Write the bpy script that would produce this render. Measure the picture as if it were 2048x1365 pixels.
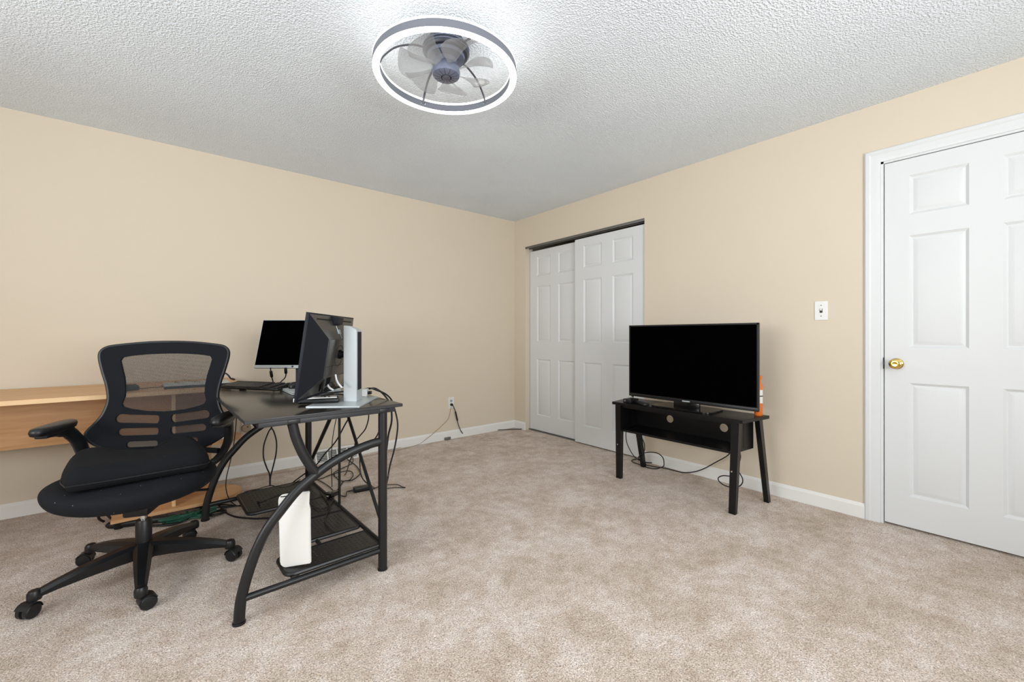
import bpy, bmesh, math, random
from mathutils import Vector, Matrix
random.seed(7)
C = bpy.context.scene.collection
for o in list(bpy.data.objects): bpy.data.objects.remove(o)
PI = math.pi

# ------------------------------------------------------------------ camera, world, lights, exposure
F, CX, CY, CH = 846.0, 1024.0, 672.0, 1.086
YAW = math.radians(39.565)
cam_d = bpy.data.cameras.new('camera'); cam = bpy.data.objects.new('camera', cam_d); C.objects.link(cam)
cam_d.sensor_width = 36; cam_d.lens = F/2048*36; cam_d.shift_y = -10.5/2048; cam_d.clip_start = .02
cam.location = (0, 0, CH); cam.rotation_euler = (PI/2, 0, -YAW)
bpy.context.scene.camera = cam
W = bpy.data.worlds.new('world'); bpy.context.scene.world = W; W.use_nodes = True
W.node_tree.nodes['Background'].inputs[0].default_value = (.75, .85, 1, 1)
W.node_tree.nodes['Background'].inputs[1].default_value = 1.0
vs = bpy.context.scene.view_settings
vs.view_transform = 'Standard'; vs.look = 'None'; vs.gamma = 1; vs.use_curve_mapping = False; vs.exposure = 0.0
def area_light(name, loc, rot, sx, sy, power, col):
    l = bpy.data.lights.new(name, 'AREA'); l.shape = 'RECTANGLE'; l.size = sx; l.size_y = sy; l.energy = power; l.color = col
    o = bpy.data.objects.new(name, l); C.objects.link(o); o.location = loc; o.rotation_euler = rot
    return o
# daylight entering by the two windows behind the camera
area_light('daylight_rear', (.85, -1.50, 1.45), (-PI/2-.52, 0, PI), 1.7, 1.3, 100, (.95, .975, 1))
area_light('daylight_side', (-2.05, 1.1, 1.45), (0, -PI/2-.52, 0), 1.3, 1.7, 74, (.95, .975, 1))
LED_POWER = 4.0

# ------------------------------------------------------------------ materials
def mat(name, col, rough=.5, metal=0, noise=0, nscale=20, bump=0, bscale=200, bdist=.002, spec=.5, emit=None, alpha=1, coords='Object', coat=0):
    m = bpy.data.materials.new(name); m.use_nodes = True
    nt = m.node_tree; b = nt.nodes['Principled BSDF']
    b.inputs['Base Color'].default_value = (*col, 1); b.inputs['Roughness'].default_value = rough
    b.inputs['Metallic'].default_value = metal; b.inputs['Specular IOR Level'].default_value = spec
    b.inputs['Alpha'].default_value = alpha; b.inputs['Coat Weight'].default_value = coat
    if emit:
        b.inputs['Emission Color'].default_value = (*emit[0], 1); b.inputs['Emission Strength'].default_value = emit[1]
    tc = nt.nodes.new('ShaderNodeTexCoord')
    if noise:
        n = nt.nodes.new('ShaderNodeTexNoise'); n.inputs['Scale'].default_value = nscale; n.inputs['Detail'].default_value = 4
        r = nt.nodes.new('ShaderNodeMapRange'); r.inputs['To Min'].default_value = 1-noise; r.inputs['To Max'].default_value = 1+noise
        mx = nt.nodes.new('ShaderNodeMix'); mx.data_type = 'RGBA'; mx.blend_type = 'MULTIPLY'; mx.inputs[0].default_value = 1
        mx.inputs[6].default_value = (*col, 1)
        nt.links.new(tc.outputs[coords], n.inputs['Vector']); nt.links.new(n.outputs['Fac'], r.inputs['Value'])
        nt.links.new(r.outputs['Result'], mx.inputs[7]); nt.links.new(mx.outputs[2], b.inputs['Base Color'])
    if bump:
        n = nt.nodes.new('ShaderNodeTexNoise'); n.inputs['Scale'].default_value = bscale; n.inputs['Detail'].default_value = 3
        bp = nt.nodes.new('ShaderNodeBump'); bp.inputs['Strength'].default_value = bump; bp.inputs['Distance'].default_value = bdist
        nt.links.new(tc.outputs[coords], n.inputs['Vector']); nt.links.new(n.outputs['Fac'], bp.inputs['Height']); nt.links.new(bp.outputs['Normal'], b.inputs['Normal'])
    return m
def ramp(nt, stops):
    r = nt.nodes.new('ShaderNodeValToRGB'); e = r.color_ramp.elements
    while len(e) < len(stops): e.new(.5)
    for k, (p, c) in enumerate(stops): e[k].position = p; e[k].color = (*c, 1)
    return r
def s2l(r, g, b):
    f = lambda v: (v/255/12.92) if v/255 <= .04045 else ((v/255+.055)/1.055)**2.4
    return (f(r), f(g), f(b))

M = {}
M['wall'] = mat('beige_wall_paint', s2l(219, 206.5, 187), .85, noise=.012, nscale=3, bump=.08, bscale=350, bdist=.001, spec=.2)
M['white_paint'] = mat('white_semi_gloss_paint', s2l(221, 223, 223), .42, noise=.01, nscale=6, bump=.03, bscale=60, bdist=.001, spec=.35)
M['baseboard'] = mat('white_baseboard_paint', s2l(236, 235, 231), .45, noise=.01, nscale=9, spec=.3)
M['black_metal'] = mat('black_powder_coated_steel', s2l(19, 20, 22), .42, noise=.05, nscale=30, bump=.05, bscale=900, bdist=.0004)
M['desk_top'] = mat('dark_charcoal_laminate', s2l(34, 32, 30), .24, noise=.08, nscale=40, bump=.06, bscale=700, bdist=.0004, spec=.6)
M['desk_edge'] = mat('charcoal_edge', s2l(40, 41, 44), .5, noise=.03)
M['chair_plastic'] = mat('black_chair_plastic', s2l(17, 19, 22), .40, noise=.05, nscale=60, bump=.08, bscale=900, bdist=.0004)
M['chair_fabric'] = mat('black_woven_fabric', s2l(15, 18, 23), .85, noise=.15, nscale=400, bump=.4, bscale=700, bdist=.001, spec=.25)
M['cushion'] = mat('black_velour_cushion', s2l(19, 20, 23), .9, noise=.10, nscale=14, bump=.2, bscale=300, bdist=.001, spec=.2)
M['chrome'] = mat('chrome', (.75, .75, .76), .15, 1)
M['brass'] = mat('polished_brass', s2l(214, 184, 104), .14, 1)
M['silver'] = mat('silver_plastic', s2l(190, 197, 199), .38, .35, noise=.02)
M['white_plastic'] = mat('white_plastic', s2l(232, 232, 228), .35, noise=.01)
M['black_plastic'] = mat('black_plastic', s2l(15, 15, 17), .4, noise=.04, nscale=50)
M['monitor_back'] = mat('dark_grey_monitor_plastic', s2l(58, 56, 52), .32, noise=.03, nscale=30, bump=.04, bscale=1200, bdist=.0002)
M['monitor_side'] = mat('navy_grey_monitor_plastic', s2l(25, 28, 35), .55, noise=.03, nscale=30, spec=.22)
M['gloss_black'] = mat('glossy_black', s2l(14, 14, 15), .15)
M['screen'] = mat('black_screen', (.0008, .0008, .0009), .6, spec=.0)
M['tv_wood'] = mat('black_stained_wood', s2l(11, 11, 12), .34, spec=.35, noise=.2, nscale=12, bump=.05, bscale=200, bdist=.0005)
M['cable'] = mat('black_cable', s2l(18, 18, 19), .5)
M['cable_beige'] = mat('beige_cable', s2l(176, 156, 132), .6)
M['arc_white'] = mat('white_arc', s2l(225, 225, 225), .4)
M['green'] = mat('dark_green_cord', s2l(24, 78, 60), .55, noise=.25, nscale=60)
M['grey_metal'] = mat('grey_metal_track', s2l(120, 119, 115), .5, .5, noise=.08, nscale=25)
M['dark_gap'] = mat('dark_gap', s2l(12, 12, 12), .8)
M['paper'] = mat('white_card', s2l(232, 231, 226), .75, noise=.015, nscale=9, bump=.06, bscale=30, bdist=.003)
M['orange'] = mat('orange_plastic', s2l(232, 120, 42), .4, noise=.12, nscale=60)
M['fan_band'] = mat('fan_grey_band', s2l(118, 121, 130), .45, .2)
M['fan_body'] = mat('fan_blue_grey', s2l(112, 118, 138), .3, .3, noise=.05)
M['fan_dark'] = mat('fan_dark_grey', s2l(84, 84, 92), .4, .2)
M['fan_canopy'] = mat('fan_charcoal', s2l(62, 64, 74), .35, .3)
M['led'] = mat('led_diffuser', (.9, .9, .9), .4, emit=((1, .985, .96), LED_POWER))
M['blade'] = mat('translucent_grey_blade', s2l(176, 178, 180), .18, alpha=.38)
M['key'] = mat('black_keycap', s2l(38, 38, 40), .5)
M['blue_print'] = mat('blue_print', s2l(60, 90, 140), .5)
M['crease'] = mat('grey_slot', s2l(60, 60, 60), .7)

def wood_mat(name, a, b, axis='X'):
    m = bpy.data.materials.new(name); m.use_nodes = True; nt = m.node_tree; bs = nt.nodes['Principled BSDF']
    tc = nt.nodes.new('ShaderNodeTexCoord'); mp = nt.nodes.new('ShaderNodeMapping')
    mp.inputs['Scale'].default_value = (1.2, 14, 14) if axis == 'X' else (14, 14, 1.2)
    n = nt.nodes.new('ShaderNodeTexNoise'); n.inputs['Scale'].default_value = 3; n.inputs['Detail'].default_value = 6; n.inputs['Distortion'].default_value = .4
    r = ramp(nt, [(.3, a), (.7, b)])
    nt.links.new(tc.outputs['Object'], mp.inputs[0]); nt.links.new(mp.outputs[0], n.inputs['Vector']); nt.links.new(n.outputs['Fac'], r.inputs[0])
    nt.links.new(r.outputs[0], bs.inputs['Base Color']); bs.inputs['Roughness'].default_value = .45
    return m
M['beech'] = wood_mat('beech_laminate', s2l(202, 152, 104), s2l(221, 177, 128))
M['beech_edge'] = mat('beech_edge', s2l(232, 196, 150), .5, noise=.03)

def carpet_mat():
    m = bpy.data.materials.new('speckled_taupe_carpet'); m.use_nodes = True; nt = m.node_tree; b = nt.nodes['Principled BSDF']
    tc = nt.nodes.new('ShaderNodeTexCoord')
    big = nt.nodes.new('ShaderNodeTexNoise'); big.inputs['Scale'].default_value = 3.4; big.inputs['Detail'].default_value = 10; big.inputs['Roughness'].default_value = .74; big.inputs['Distortion'].default_value = .25
    fine = nt.nodes.new('ShaderNodeTexNoise'); fine.inputs['Scale'].default_value = 185; fine.inputs['Detail'].default_value = 3; fine.inputs['Roughness'].default_value = .72; fine.inputs['Distortion'].default_value = .8
    vor = nt.nodes.new('ShaderNodeTexVoronoi'); vor.inputs['Scale'].default_value = 190
    mid = nt.nodes.new('ShaderNodeTexNoise'); mid.inputs['Scale'].default_value = 13; mid.inputs['Detail'].default_value = 6; mid.inputs['Roughness'].default_value = .7
    for n in (big, fine, vor, mid): nt.links.new(tc.outputs['Object'], n.inputs['Vector'])
    rb = ramp(nt, [(.40, s2l(196, 176, 158)), (.50, s2l(216, 200, 186)), (.60, s2l(234, 222, 213))])
    bm_ = nt.nodes.new('ShaderNodeMix'); bm_.data_type = 'FLOAT'; bm_.inputs[0].default_value = .40
    nt.links.new(big.outputs['Fac'], bm_.inputs[2]); nt.links.new(mid.outputs['Fac'], bm_.inputs[3]); nt.links.new(bm_.outputs[0], rb.inputs[0])
    rf = ramp(nt, [(.30, (.26, .23, .20)), (.42, (.74, .71, .68)), (.54, (1.12, 1.12, 1.12)), (.66, (1.42, 1.42, 1.42))])
    nt.links.new(fine.outputs['Fac'], rf.inputs[0])
    mx = nt.nodes.new('ShaderNodeMix'); mx.data_type = 'RGBA'; mx.blend_type = 'MULTIPLY'; mx.inputs[0].default_value = 1
    nt.links.new(rb.outputs[0], mx.inputs[6]); nt.links.new(rf.outputs[0], mx.inputs[7]); nt.links.new(mx.outputs[2], b.inputs['Base Color'])
    ad = nt.nodes.new('ShaderNodeMath'); ad.operation = 'SUBTRACT'; nt.links.new(fine.outputs['Fac'], ad.inputs[0]); nt.links.new(vor.outputs['Distance'], ad.inputs[1])
    bp = nt.nodes.new('ShaderNodeBump'); bp.inputs['Strength'].default_value = .7; bp.inputs['Distance'].default_value = .006
    nt.links.new(ad.outputs[0], bp.inputs['Height']); nt.links.new(bp.outputs[0], b.inputs['Normal'])
    b.inputs['Roughness'].default_value = 1; b.inputs['Specular IOR Level'].default_value = .05; b.inputs['Sheen Weight'].default_value = .15
    return m
M['carpet'] = carpet_mat()
def ceiling_mat():
    m = bpy.data.materials.new('popcorn_ceiling'); m.use_nodes = True; nt = m.node_tree; b = nt.nodes['Principled BSDF']
    tc = nt.nodes.new('ShaderNodeTexCoord')
    n = nt.nodes.new('ShaderNodeTexNoise'); n.inputs['Scale'].default_value = 120; n.inputs['Detail'].default_value = 1.5; n.inputs['Roughness'].default_value = .5
    n2 = nt.nodes.new('ShaderNodeTexNoise'); n2.inputs['Scale'].default_value = 1.6; n2.inputs['Detail'].default_value = 3
    for k in (n, n2): nt.links.new(tc.outputs['Object'], k.inputs['Vector'])
    h = ramp(nt, [(.42, (0, 0, 0)), (.66, (1, 1, 1))]); nt.links.new(n.outputs['Fac'], h.inputs[0])
    r = ramp(nt, [(.3, s2l(228, 235, 241)), (.7, s2l(234, 241, 246))]); nt.links.new(n2.outputs['Fac'], r.inputs[0])
    nt.links.new(r.outputs[0], b.inputs['Base Color'])
    bp = nt.nodes.new('ShaderNodeBump'); bp.inputs['Strength'].default_value = .6; bp.inputs['Distance'].default_value = .006
    nt.links.new(h.outputs[0], bp.inputs['Height']); nt.links.new(bp.outputs[0], b.inputs['Normal'])
    b.inputs['Roughness'].default_value = .95; b.inputs['Specular IOR Level'].default_value = .1
    return m
M['ceiling'] = ceiling_mat()
def lint(m, scale, size):
    nt = m.node_tree; b = nt.nodes['Principled BSDF']; tc = nt.nodes.new('ShaderNodeTexCoord')
    v = nt.nodes.new('ShaderNodeTexVoronoi'); v.inputs['Scale'].default_value = scale; nt.links.new(tc.outputs['Object'], v.inputs['Vector'])
    lt_ = nt.nodes.new('ShaderNodeMath'); lt_.operation = 'LESS_THAN'; lt_.inputs[1].default_value = size; nt.links.new(v.outputs['Distance'], lt_.inputs[0])
    sp_ = nt.nodes.new('ShaderNodeSeparateColor'); nt.links.new(v.outputs['Color'], sp_.inputs[0])
    gt = nt.nodes.new('ShaderNodeMath'); gt.operation = 'GREATER_THAN'; gt.inputs[1].default_value = .90; nt.links.new(sp_.outputs[0], gt.inputs[0])
    mu = nt.nodes.new('ShaderNodeMath'); mu.operation = 'MULTIPLY'; nt.links.new(lt_.outputs[0], mu.inputs[0]); nt.links.new(gt.outputs[0], mu.inputs[1])
    src = b.inputs['Base Color'].links[0].from_socket
    mx = nt.nodes.new('ShaderNodeMix'); mx.data_type = 'RGBA'; mx.inputs[7].default_value = (.45, .45, .45, 1)
    nt.links.new(mu.outputs[0], mx.inputs[0]); nt.links.new(src, mx.inputs[6]); nt.links.new(mx.outputs[2], b.inputs['Base Color'])
M['seat_fabric'] = mat('black_ribbed_seat_fabric', s2l(15, 18, 23), .85, noise=.25, nscale=420, bump=.5, bscale=500, bdist=.0015, spec=.25)
lint(M['seat_fabric'], 75, .10); lint(M['cushion'], 40, .06)
def net_mat():
    m = bpy.data.materials.new('black_open_mesh'); m.use_nodes = True; nt = m.node_tree
    b = nt.nodes['Principled BSDF']; b.inputs['Base Color'].default_value = (*s2l(26, 30, 31), 1); b.inputs['Roughness'].default_value = .7
    tc = nt.nodes.new('ShaderNodeTexCoord'); mp = nt.nodes.new('ShaderNodeMapping'); mp.inputs['Rotation'].default_value = (0, PI/4, 0)
    w1 = nt.nodes.new('ShaderNodeTexWave'); w1.bands_direction = 'X'; w2 = nt.nodes.new('ShaderNodeTexWave'); w2.bands_direction = 'Z'
    for w in (w1, w2):
        w.inputs['Scale'].default_value = 75; nt.links.new(mp.outputs[0], w.inputs['Vector'])
    nt.links.new(tc.outputs['Object'], mp.inputs[0])
    mx = nt.nodes.new('ShaderNodeMath'); mx.operation = 'MAXIMUM'
    nt.links.new(w1.outputs['Fac'], mx.inputs[0]); nt.links.new(w2.outputs['Fac'], mx.inputs[1])
    gt = nt.nodes.new('ShaderNodeMath'); gt.operation = 'GREATER_THAN'; gt.inputs[1].default_value = .62
    nt.links.new(mx.outputs[0], gt.inputs[0]); nt.links.new(gt.outputs[0], b.inputs['Alpha'])
    return m
M['net'] = net_mat()

# ------------------------------------------------------------------ mesh helpers
class MB:
    def __init__(s): s.bm = bmesh.new()
    def _add(s, b2, M4=None, mi=0):
        if M4 is not None: bmesh.ops.transform(b2, matrix=M4, verts=b2.verts)
        mp = {v: s.bm.verts.new(v.co) for v in b2.verts}
        for f in b2.faces:
            try:
                nf = s.bm.faces.new([mp[v] for v in f.verts]); nf.material_index = mi
            except ValueError: pass
        b2.free(); return s
    def box(s, lo, hi, bev=0, M4=None, seg=2, mi=0):
        b = bmesh.new(); bmesh.ops.create_cube(b, size=1)
        for v in b.verts: v.co = Vector([lo[i]+(v.co[i]+.5)*(hi[i]-lo[i]) for i in range(3)])
        if bev: bmesh.ops.bevel(b, geom=b.edges[:], offset=bev, segments=seg, affect='EDGES', profile=.5)
        return s._add(b, M4, mi)
    def tube(s, pts, r, n=10, cap=True, rs=None, up=None, flat=1.0, M4=None, mi=0):
        pts = [Vector(p) for p in pts]; b = bmesh.new(); rings = []; t0 = (pts[1]-pts[0]).normalized()
        u = Vector(up) if up else (Vector((0, 0, 1)) if abs(t0.z) < .9 else Vector((1, 0, 0)))
        u = (u-t0*u.dot(t0)).normalized()
        for i, p in enumerate(pts):
            t = (pts[min(i+1, len(pts)-1)]-pts[max(i-1, 0)])
            t = t.normalized() if t.length > 1e-9 else t0
            u = (u-t*u.dot(t)); u = u.normalized() if u.length > 1e-6 else t.orthogonal().normalized()
            v = t.cross(u); R = rs[i] if rs else r
            rings.append([b.verts.new(p+(u*math.cos(2*PI*k/n)*flat+v*math.sin(2*PI*k/n))*R) for k in range(n)])
        for a, c in zip(rings, rings[1:]):
            for k in range(n): b.faces.new((a[k], a[(k+1) % n], c[(k+1) % n], c[k]))
        if cap: b.faces.new(rings[0][::-1]); b.faces.new(rings[-1])
        return s._add(b, M4, mi)
    def lathe(s, prof, n=24, c=(0, 0, 0), M4=None, cap=True, mi=0):
        b = bmesh.new(); rings = []
        for r, z in prof: rings.append([b.verts.new((c[0]+r*math.cos(2*PI*k/n), c[1]+r*math.sin(2*PI*k/n), c[2]+z)) for k in range(n)])
        for a, d in zip(rings, rings[1:]):
            for k in range(n): b.faces.new((a[k], a[(k+1) % n], d[(k+1) % n], d[k]))
        if cap: b.faces.new(rings[0][::-1]); b.faces.new(rings[-1])
        bmesh.ops.recalc_face_normals(b, faces=b.faces)
        return s._add(b, M4, mi)
    def ring(s, prof, n=64, c=(0, 0, 0), mi=0):       # closed profile turned about z
        b = bmesh.new(); rings = [[b.verts.new((c[0]+r*math.cos(2*PI*k/n), c[1]+r*math.sin(2*PI*k/n), c[2]+z)) for k in range(n)] for r, z in prof]
        for i in range(len(prof)):
            a, d = rings[i], rings[(i+1) % len(prof)]
            for k in range(n): b.faces.new((a[k], a[(k+1) % n], d[(k+1) % n], d[k]))
        bmesh.ops.recalc_face_normals(b, faces=b.faces)
        return s._add(b, None, mi)
    def prism(s, poly, h0, h1, axis='z', bev=0, M4=None, mi=0, holes=()):
        b = bmesh.new(); edges = []
        for P in [poly]+list(holes):
            vs_ = [b.verts.new((p[0], p[1], h0)) for p in P]
            edges += [b.edges.new((vs_[i], vs_[(i+1) % len(vs_)])) for i in range(len(vs_))]
        if holes: bmesh.ops.triangle_fill(b, edges=edges, use_beauty=True)
        else: b.faces.new(b.verts[:])
        ex = bmesh.ops.extrude_face_region(b, geom=b.faces[:])
        for e in ex['geom']:
            if isinstance(e, bmesh.types.BMVert): e.co.z = h1
        bmesh.ops.recalc_face_normals(b, faces=b.faces)
        if bev:
            es = [e for e in b.edges if len(e.link_faces) == 2 and e.calc_face_angle(0) > .6]
            bmesh.ops.bevel(b, geom=es, offset=bev, segments=2, affect='EDGES')
        for v in b.verts:
            x, y, z = v.co
            if axis == 'y': v.co = (x, z, y)          # poly in x,z extruded along y
            elif axis == 'x': v.co = (z, x, y)        # poly in y,z extruded along x
        bmesh.ops.recalc_face_normals(b, faces=b.faces)
        return s._add(b, M4, mi)
    def faces(s, vs_, fs, M4=None, mi=0):
        b = bmesh.new(); v = [b.verts.new(p) for p in vs_]
        for f in fs: b.faces.new([v[i] for i in f])
        return s._add(b, M4, mi)
    def build(s, name, m, parent=None, world=False, smooth=40, sub=0):
        me = bpy.data.meshes.new(name)
        bmesh.ops.recalc_face_normals(s.bm, faces=s.bm.faces)
        if world and parent is not None:
            root = parent
            while root.parent: root = root.parent
            mm = Matrix.LocRotScale(root.location, root.rotation_euler, None).inverted()
            bmesh.ops.transform(s.bm, matrix=mm, verts=s.bm.verts)
        s.bm.to_mesh(me); s.bm.free()
        for x in (m if isinstance(m, (list, tuple)) else [m]): me.materials.append(M[x])
        if smooth:
            me.shade_smooth(); me.set_sharp_from_angle(angle=math.radians(smooth))
        o = bpy.data.objects.new(name, me); C.objects.link(o)
        if parent is not None: o.parent = parent
        if sub:
            md = o.modifiers.new('subdivision', 'SUBSURF'); md.levels = md.render_levels = sub
        return o
def tag(o, label=None, cat=None, group=None, kind=None):
    if label: o['label'] = label
    if cat: o['category'] = cat
    if group: o['group'] = group
    if kind: o['kind'] = kind
    return o
def thing(name, label, cat, loc=(0, 0, 0), rz=0, group=None):
    o = bpy.data.objects.new(name, None); C.objects.link(o); o.location = loc; o.rotation_euler = (0, 0, rz); o.empty_display_size = .05
    return tag(o, label, cat, group)
def struct(o): o['kind'] = 'structure'; return o
def smooth_path(pts, k=8):
    P = [Vector(p) for p in pts]; P = [P[0]*2-P[1]]+P+[P[-1]*2-P[-2]]; out = []
    for i in range(1, len(P)-2):
        a, b, c, d = P[i-1:i+3]
        for j in range(k):
            t = j/k
            out.append(.5*((2*b)+(c-a)*t+(2*a-5*b+4*c-d)*t*t+(3*b-a-3*c+d)*t**3))
    out.append(P[-2]); return out
def rrect(x0, y0, x1, y1, r, n=5):
    out = []
    for cx, cy, a0 in ((x1-r, y1-r, 0), (x0+r, y1-r, PI/2), (x0+r, y0+r, PI), (x1-r, y0+r, 3*PI/2)):
        for k in range(n+1):
            a = a0+PI/2*k/n; out.append((cx+r*math.cos(a), cy+r*math.sin(a)))
    return out
def frame4(o, x, y, z):   # matrix from origin and axes
    return Matrix(((x[0], y[0], z[0], o[0]), (x[1], y[1], z[1], o[1]), (x[2], y[2], z[2], o[2]), (0, 0, 0, 1)))
# survey helpers: where a sight line from the photographer's spot meets a real plane of the room
FW = Vector((math.sin(YAW), math.cos(YAW), 0)); RT = Vector((math.cos(YAW), -math.sin(YAW), 0)); EYE = Vector((0, 0, CH))
def sight(px, py): return FW+RT*((px-CX)/F)+Vector((0, 0, -(py-CY)/F))
def onz(px, py, z): d = sight(px, py); return EYE+d*((z-CH)/d.z)
def onx(px, py, x): d = sight(px, py); return EYE+d*(x/d.x)
def ony(px, py, y): d = sight(px, py); return EYE+d*(y/d.y)

# ------------------------------------------------------------------ room shell
XW, YW, ZC = 3.22, 3.85, 2.44
XL, YR = -1.9, -1.3
b = MB().box((XL-.1, YR-.1, -.1), (XW+.9, YW+.1, 0)); struct(b.build('floor', 'carpet'))
b = MB().box((XL-.1, YR-.1, ZC), (XW+.9, YW+.1, ZC+.1)); struct(b.build('ceiling', 'ceiling'))
b = MB().box((XL, YW, 0), (XW+.9, YW+.1, ZC)); struct(b.build('wall_left', 'wall'))
# right wall with closet opening and door opening
CY0, CY1, CZ = 2.095, 3.654, 2.105
DY0, DY1, DZ = -.265, .530, 2.095
b = MB()
for y0, y1, z0, z1 in ((CY1, YW, 0, ZC), (CY0, CY1, CZ, ZC), (DY1, CY0, 0, ZC), (DY0, DY1, DZ, ZC), (YR, DY0, 0, ZC)):
    b.box((XW, y0, z0), (XW+.11, y1, z1))
struct(b.build('wall_right', 'wall'))
b = MB().box((XW+.7, CY0-.2, 0), (XW+.75, YW, ZC)).box((XW+.11, CY0-.25, 0), (XW+.7, CY0-.2, ZC)); struct(b.build('wall_closet', 'wall'))
b = MB().box((XW+.3, DY0-.3, 0), (XW+.35, DY1+.3, ZC)); struct(b.build('wall_hallway', 'wall'))
# rear and side walls, each with a window opening that lets the daylight in
b = MB()
for x0, x1, z0, z1 in ((XL, -.05, 0, ZC), (1.75, XW+.11, 0, ZC), (-.05, 1.75, 0, .75), (-.05, 1.75, 2.15, ZC)): b.box((x0, YR-.1, z0), (x1, YR, z1))
struct(b.build('wall_rear', 'wall'))
b = MB()
for y0, y1, z0, z1 in ((YR, .2, 0, ZC), (2.0, YW, 0, ZC), (.2, 2.0, 0, .75), (.2, 2.0, 2.15, ZC)): b.box((XL-.1, y0, z0), (XL, y1, z1))
struct(b.build('wall_side', 'wall'))
b = MB()
for x0, x1, z0, z1 in ((-.05, 1.75, .75, .80), (-.05, 1.75, 2.10, 2.15), (-.05, 0, .8, 2.1), (1.70, 1.75, .8, 2.1), (.83, .87, .8, 2.1), (0, 1.7, 1.43, 1.47)): b.box((x0, YR-.06, z0), (x1, YR-.02, z1))
struct(b.build('window_1', 'white_paint'))
b = MB()
for y0, y1, z0, z1 in ((.2, 2.0, .75, .80), (.2, 2.0, 2.10, 2.15), (.2, .25, .8, 2.1), (1.95, 2.0, .8, 2.1), (1.08, 1.12, .8, 2.1), (.25, 1.95, 1.43, 1.47)): b.box((XL-.06, y0, z0), (XL-.02, y1, z1))
struct(b.build('window_2', 'white_paint'))
# baseboards: flat board with an eased top
def board(name, p0, p1, nrm, h=.088, t=.014):
    d = (Vector(p1)-Vector(p0)); L = d.length; d.normalize()
    prof = [(0, 0), (t, 0), (t, h*.80), (t*.75, h*.86), (t*.55, h*.93), (t*.2, h), (0, h)]
    b = MB(); b.prism(prof, 0, L, M4=frame4(p0, nrm, (0, 0, 1), d)); return struct(b.build(name, 'baseboard', smooth=25))
board('baseboard_left', (XL, YW, 0), (XW, YW, 0), (0, -1, 0))
board('baseboard_right', (XW, CY1, 0), (XW, YW-.014, 0), (-1, 0, 0))
board('baseboard_centre', (XW, .602, 0), (XW, CY0, 0), (-1, 0, 0))
# casing round the room door (moulded profile), and its jamb
def casing():
    prof = [(0, 0), (0, .012), (.006, .017), (.022, .018), (.030, .013), (.052, .012), (.060, .009), (.072, .007), (.072, 0)]
    path = [Vector((DY1, 0)), Vector((DY1, DZ)), Vector((DY0, DZ)), Vector((DY0, 0))]
    out = [Vector((DY1+.072, 0)), Vector((DY1+.072, DZ+.072)), Vector((DY0-.072, DZ+.072)), Vector((DY0-.072, 0))]
    vsx = []; n = len(prof)
    for a, o in zip(path, out):
        for u, h in prof:
            q = o.lerp(a, u/.072); vsx.append((XW-h, q.x, q.y))
    fs = []
    for i in range(3):
        for k in range(n-1): fs.append((i*n+k, i*n+k+1, (i+1)*n+k+1, (i+1)*n+k))
    b = MB(); b.faces(vsx, fs); return b
struct(casing().build('trim_1', 'white_paint', smooth=20))
b = MB().box((XW, DY1-.012, 0), (XW+.11, DY1, DZ)).box((XW, DY0, 0), (XW+.11, DY0+.012, DZ)).box((XW, DY0, DZ-.012), (XW+.11, DY1, DZ))
b.box((XW+.04, DY1-.024, 0), (XW+.11, DY1-.012, DZ)).box((XW+.04, DY0+.012, DZ-.024), (XW+.11, DY1-.012, DZ-.012)); struct(b.build('trim_2', 'white_paint'))

def six_panel_door(name, y0, y1, z0, z1, xf, cols, rows, thick=.034, label=None):
    """moulded slab: face at x=xf towards -x; each raised panel is a part of its own"""
    b = MB(); holes = [[(c0, r0), (c1, r0), (c1, r1), (c0, r1)] for c0, c1 in cols for r0, r1 in rows]
    b.prism([(y0, z0), (y1, z0), (y1, z1), (y0, z1)], xf, xf+thick, 'x', holes=holes)
    o = struct(b.build(name, 'white_paint', smooth=0))
    if label: o['label'] = label
    for c0, c1 in cols:
        for r0, r1 in rows:
            vsx, fs = [], []
            for ins, dep in ((0, 0), (.005, .004), (.012, .010), (.016, .0105), (.036, .003), (.038, .0025)):
                vsx += [(xf+dep, c0+ins, r0+ins), (xf+dep, c1-ins, r0+ins), (xf+dep, c1-ins, r1-ins), (xf+dep, c0+ins, r1-ins)]
            for L in range(5):
                for k in range(4): fs.append((L*4+k, L*4+(k+1) % 4, L*4+4+(k+1) % 4, L*4+4+k))
            fs.append((20, 21, 22, 23))
            p = MB(); p.faces(vsx, fs); p.build('panel', 'white_paint', o, smooth=20)
    return o
rows = [(.185, .822), (1.018, 1.648), (1.765, 1.985)]
d1 = six_panel_door('door_1', DY0+.016, DY1-.016, .012, DZ-.016, XW+.004, [(.181, .410), (-.150, .065)], rows, label='white six-panel room door with brass knob beside the light switch')
d3 = six_panel_door('door_2', 2.86, 3.648, .015, 2.055, XW+.066, [(3.315, 3.530), (2.965, 3.195)], rows, label='rear sliding closet door nearest the room corner')
d2 = six_panel_door('door_3', 2.100, 2.912, .012, 2.060, XW+.018, [(2.574, 2.799), (2.223, 2.446)], rows, label='front sliding closet door behind the television')
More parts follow.
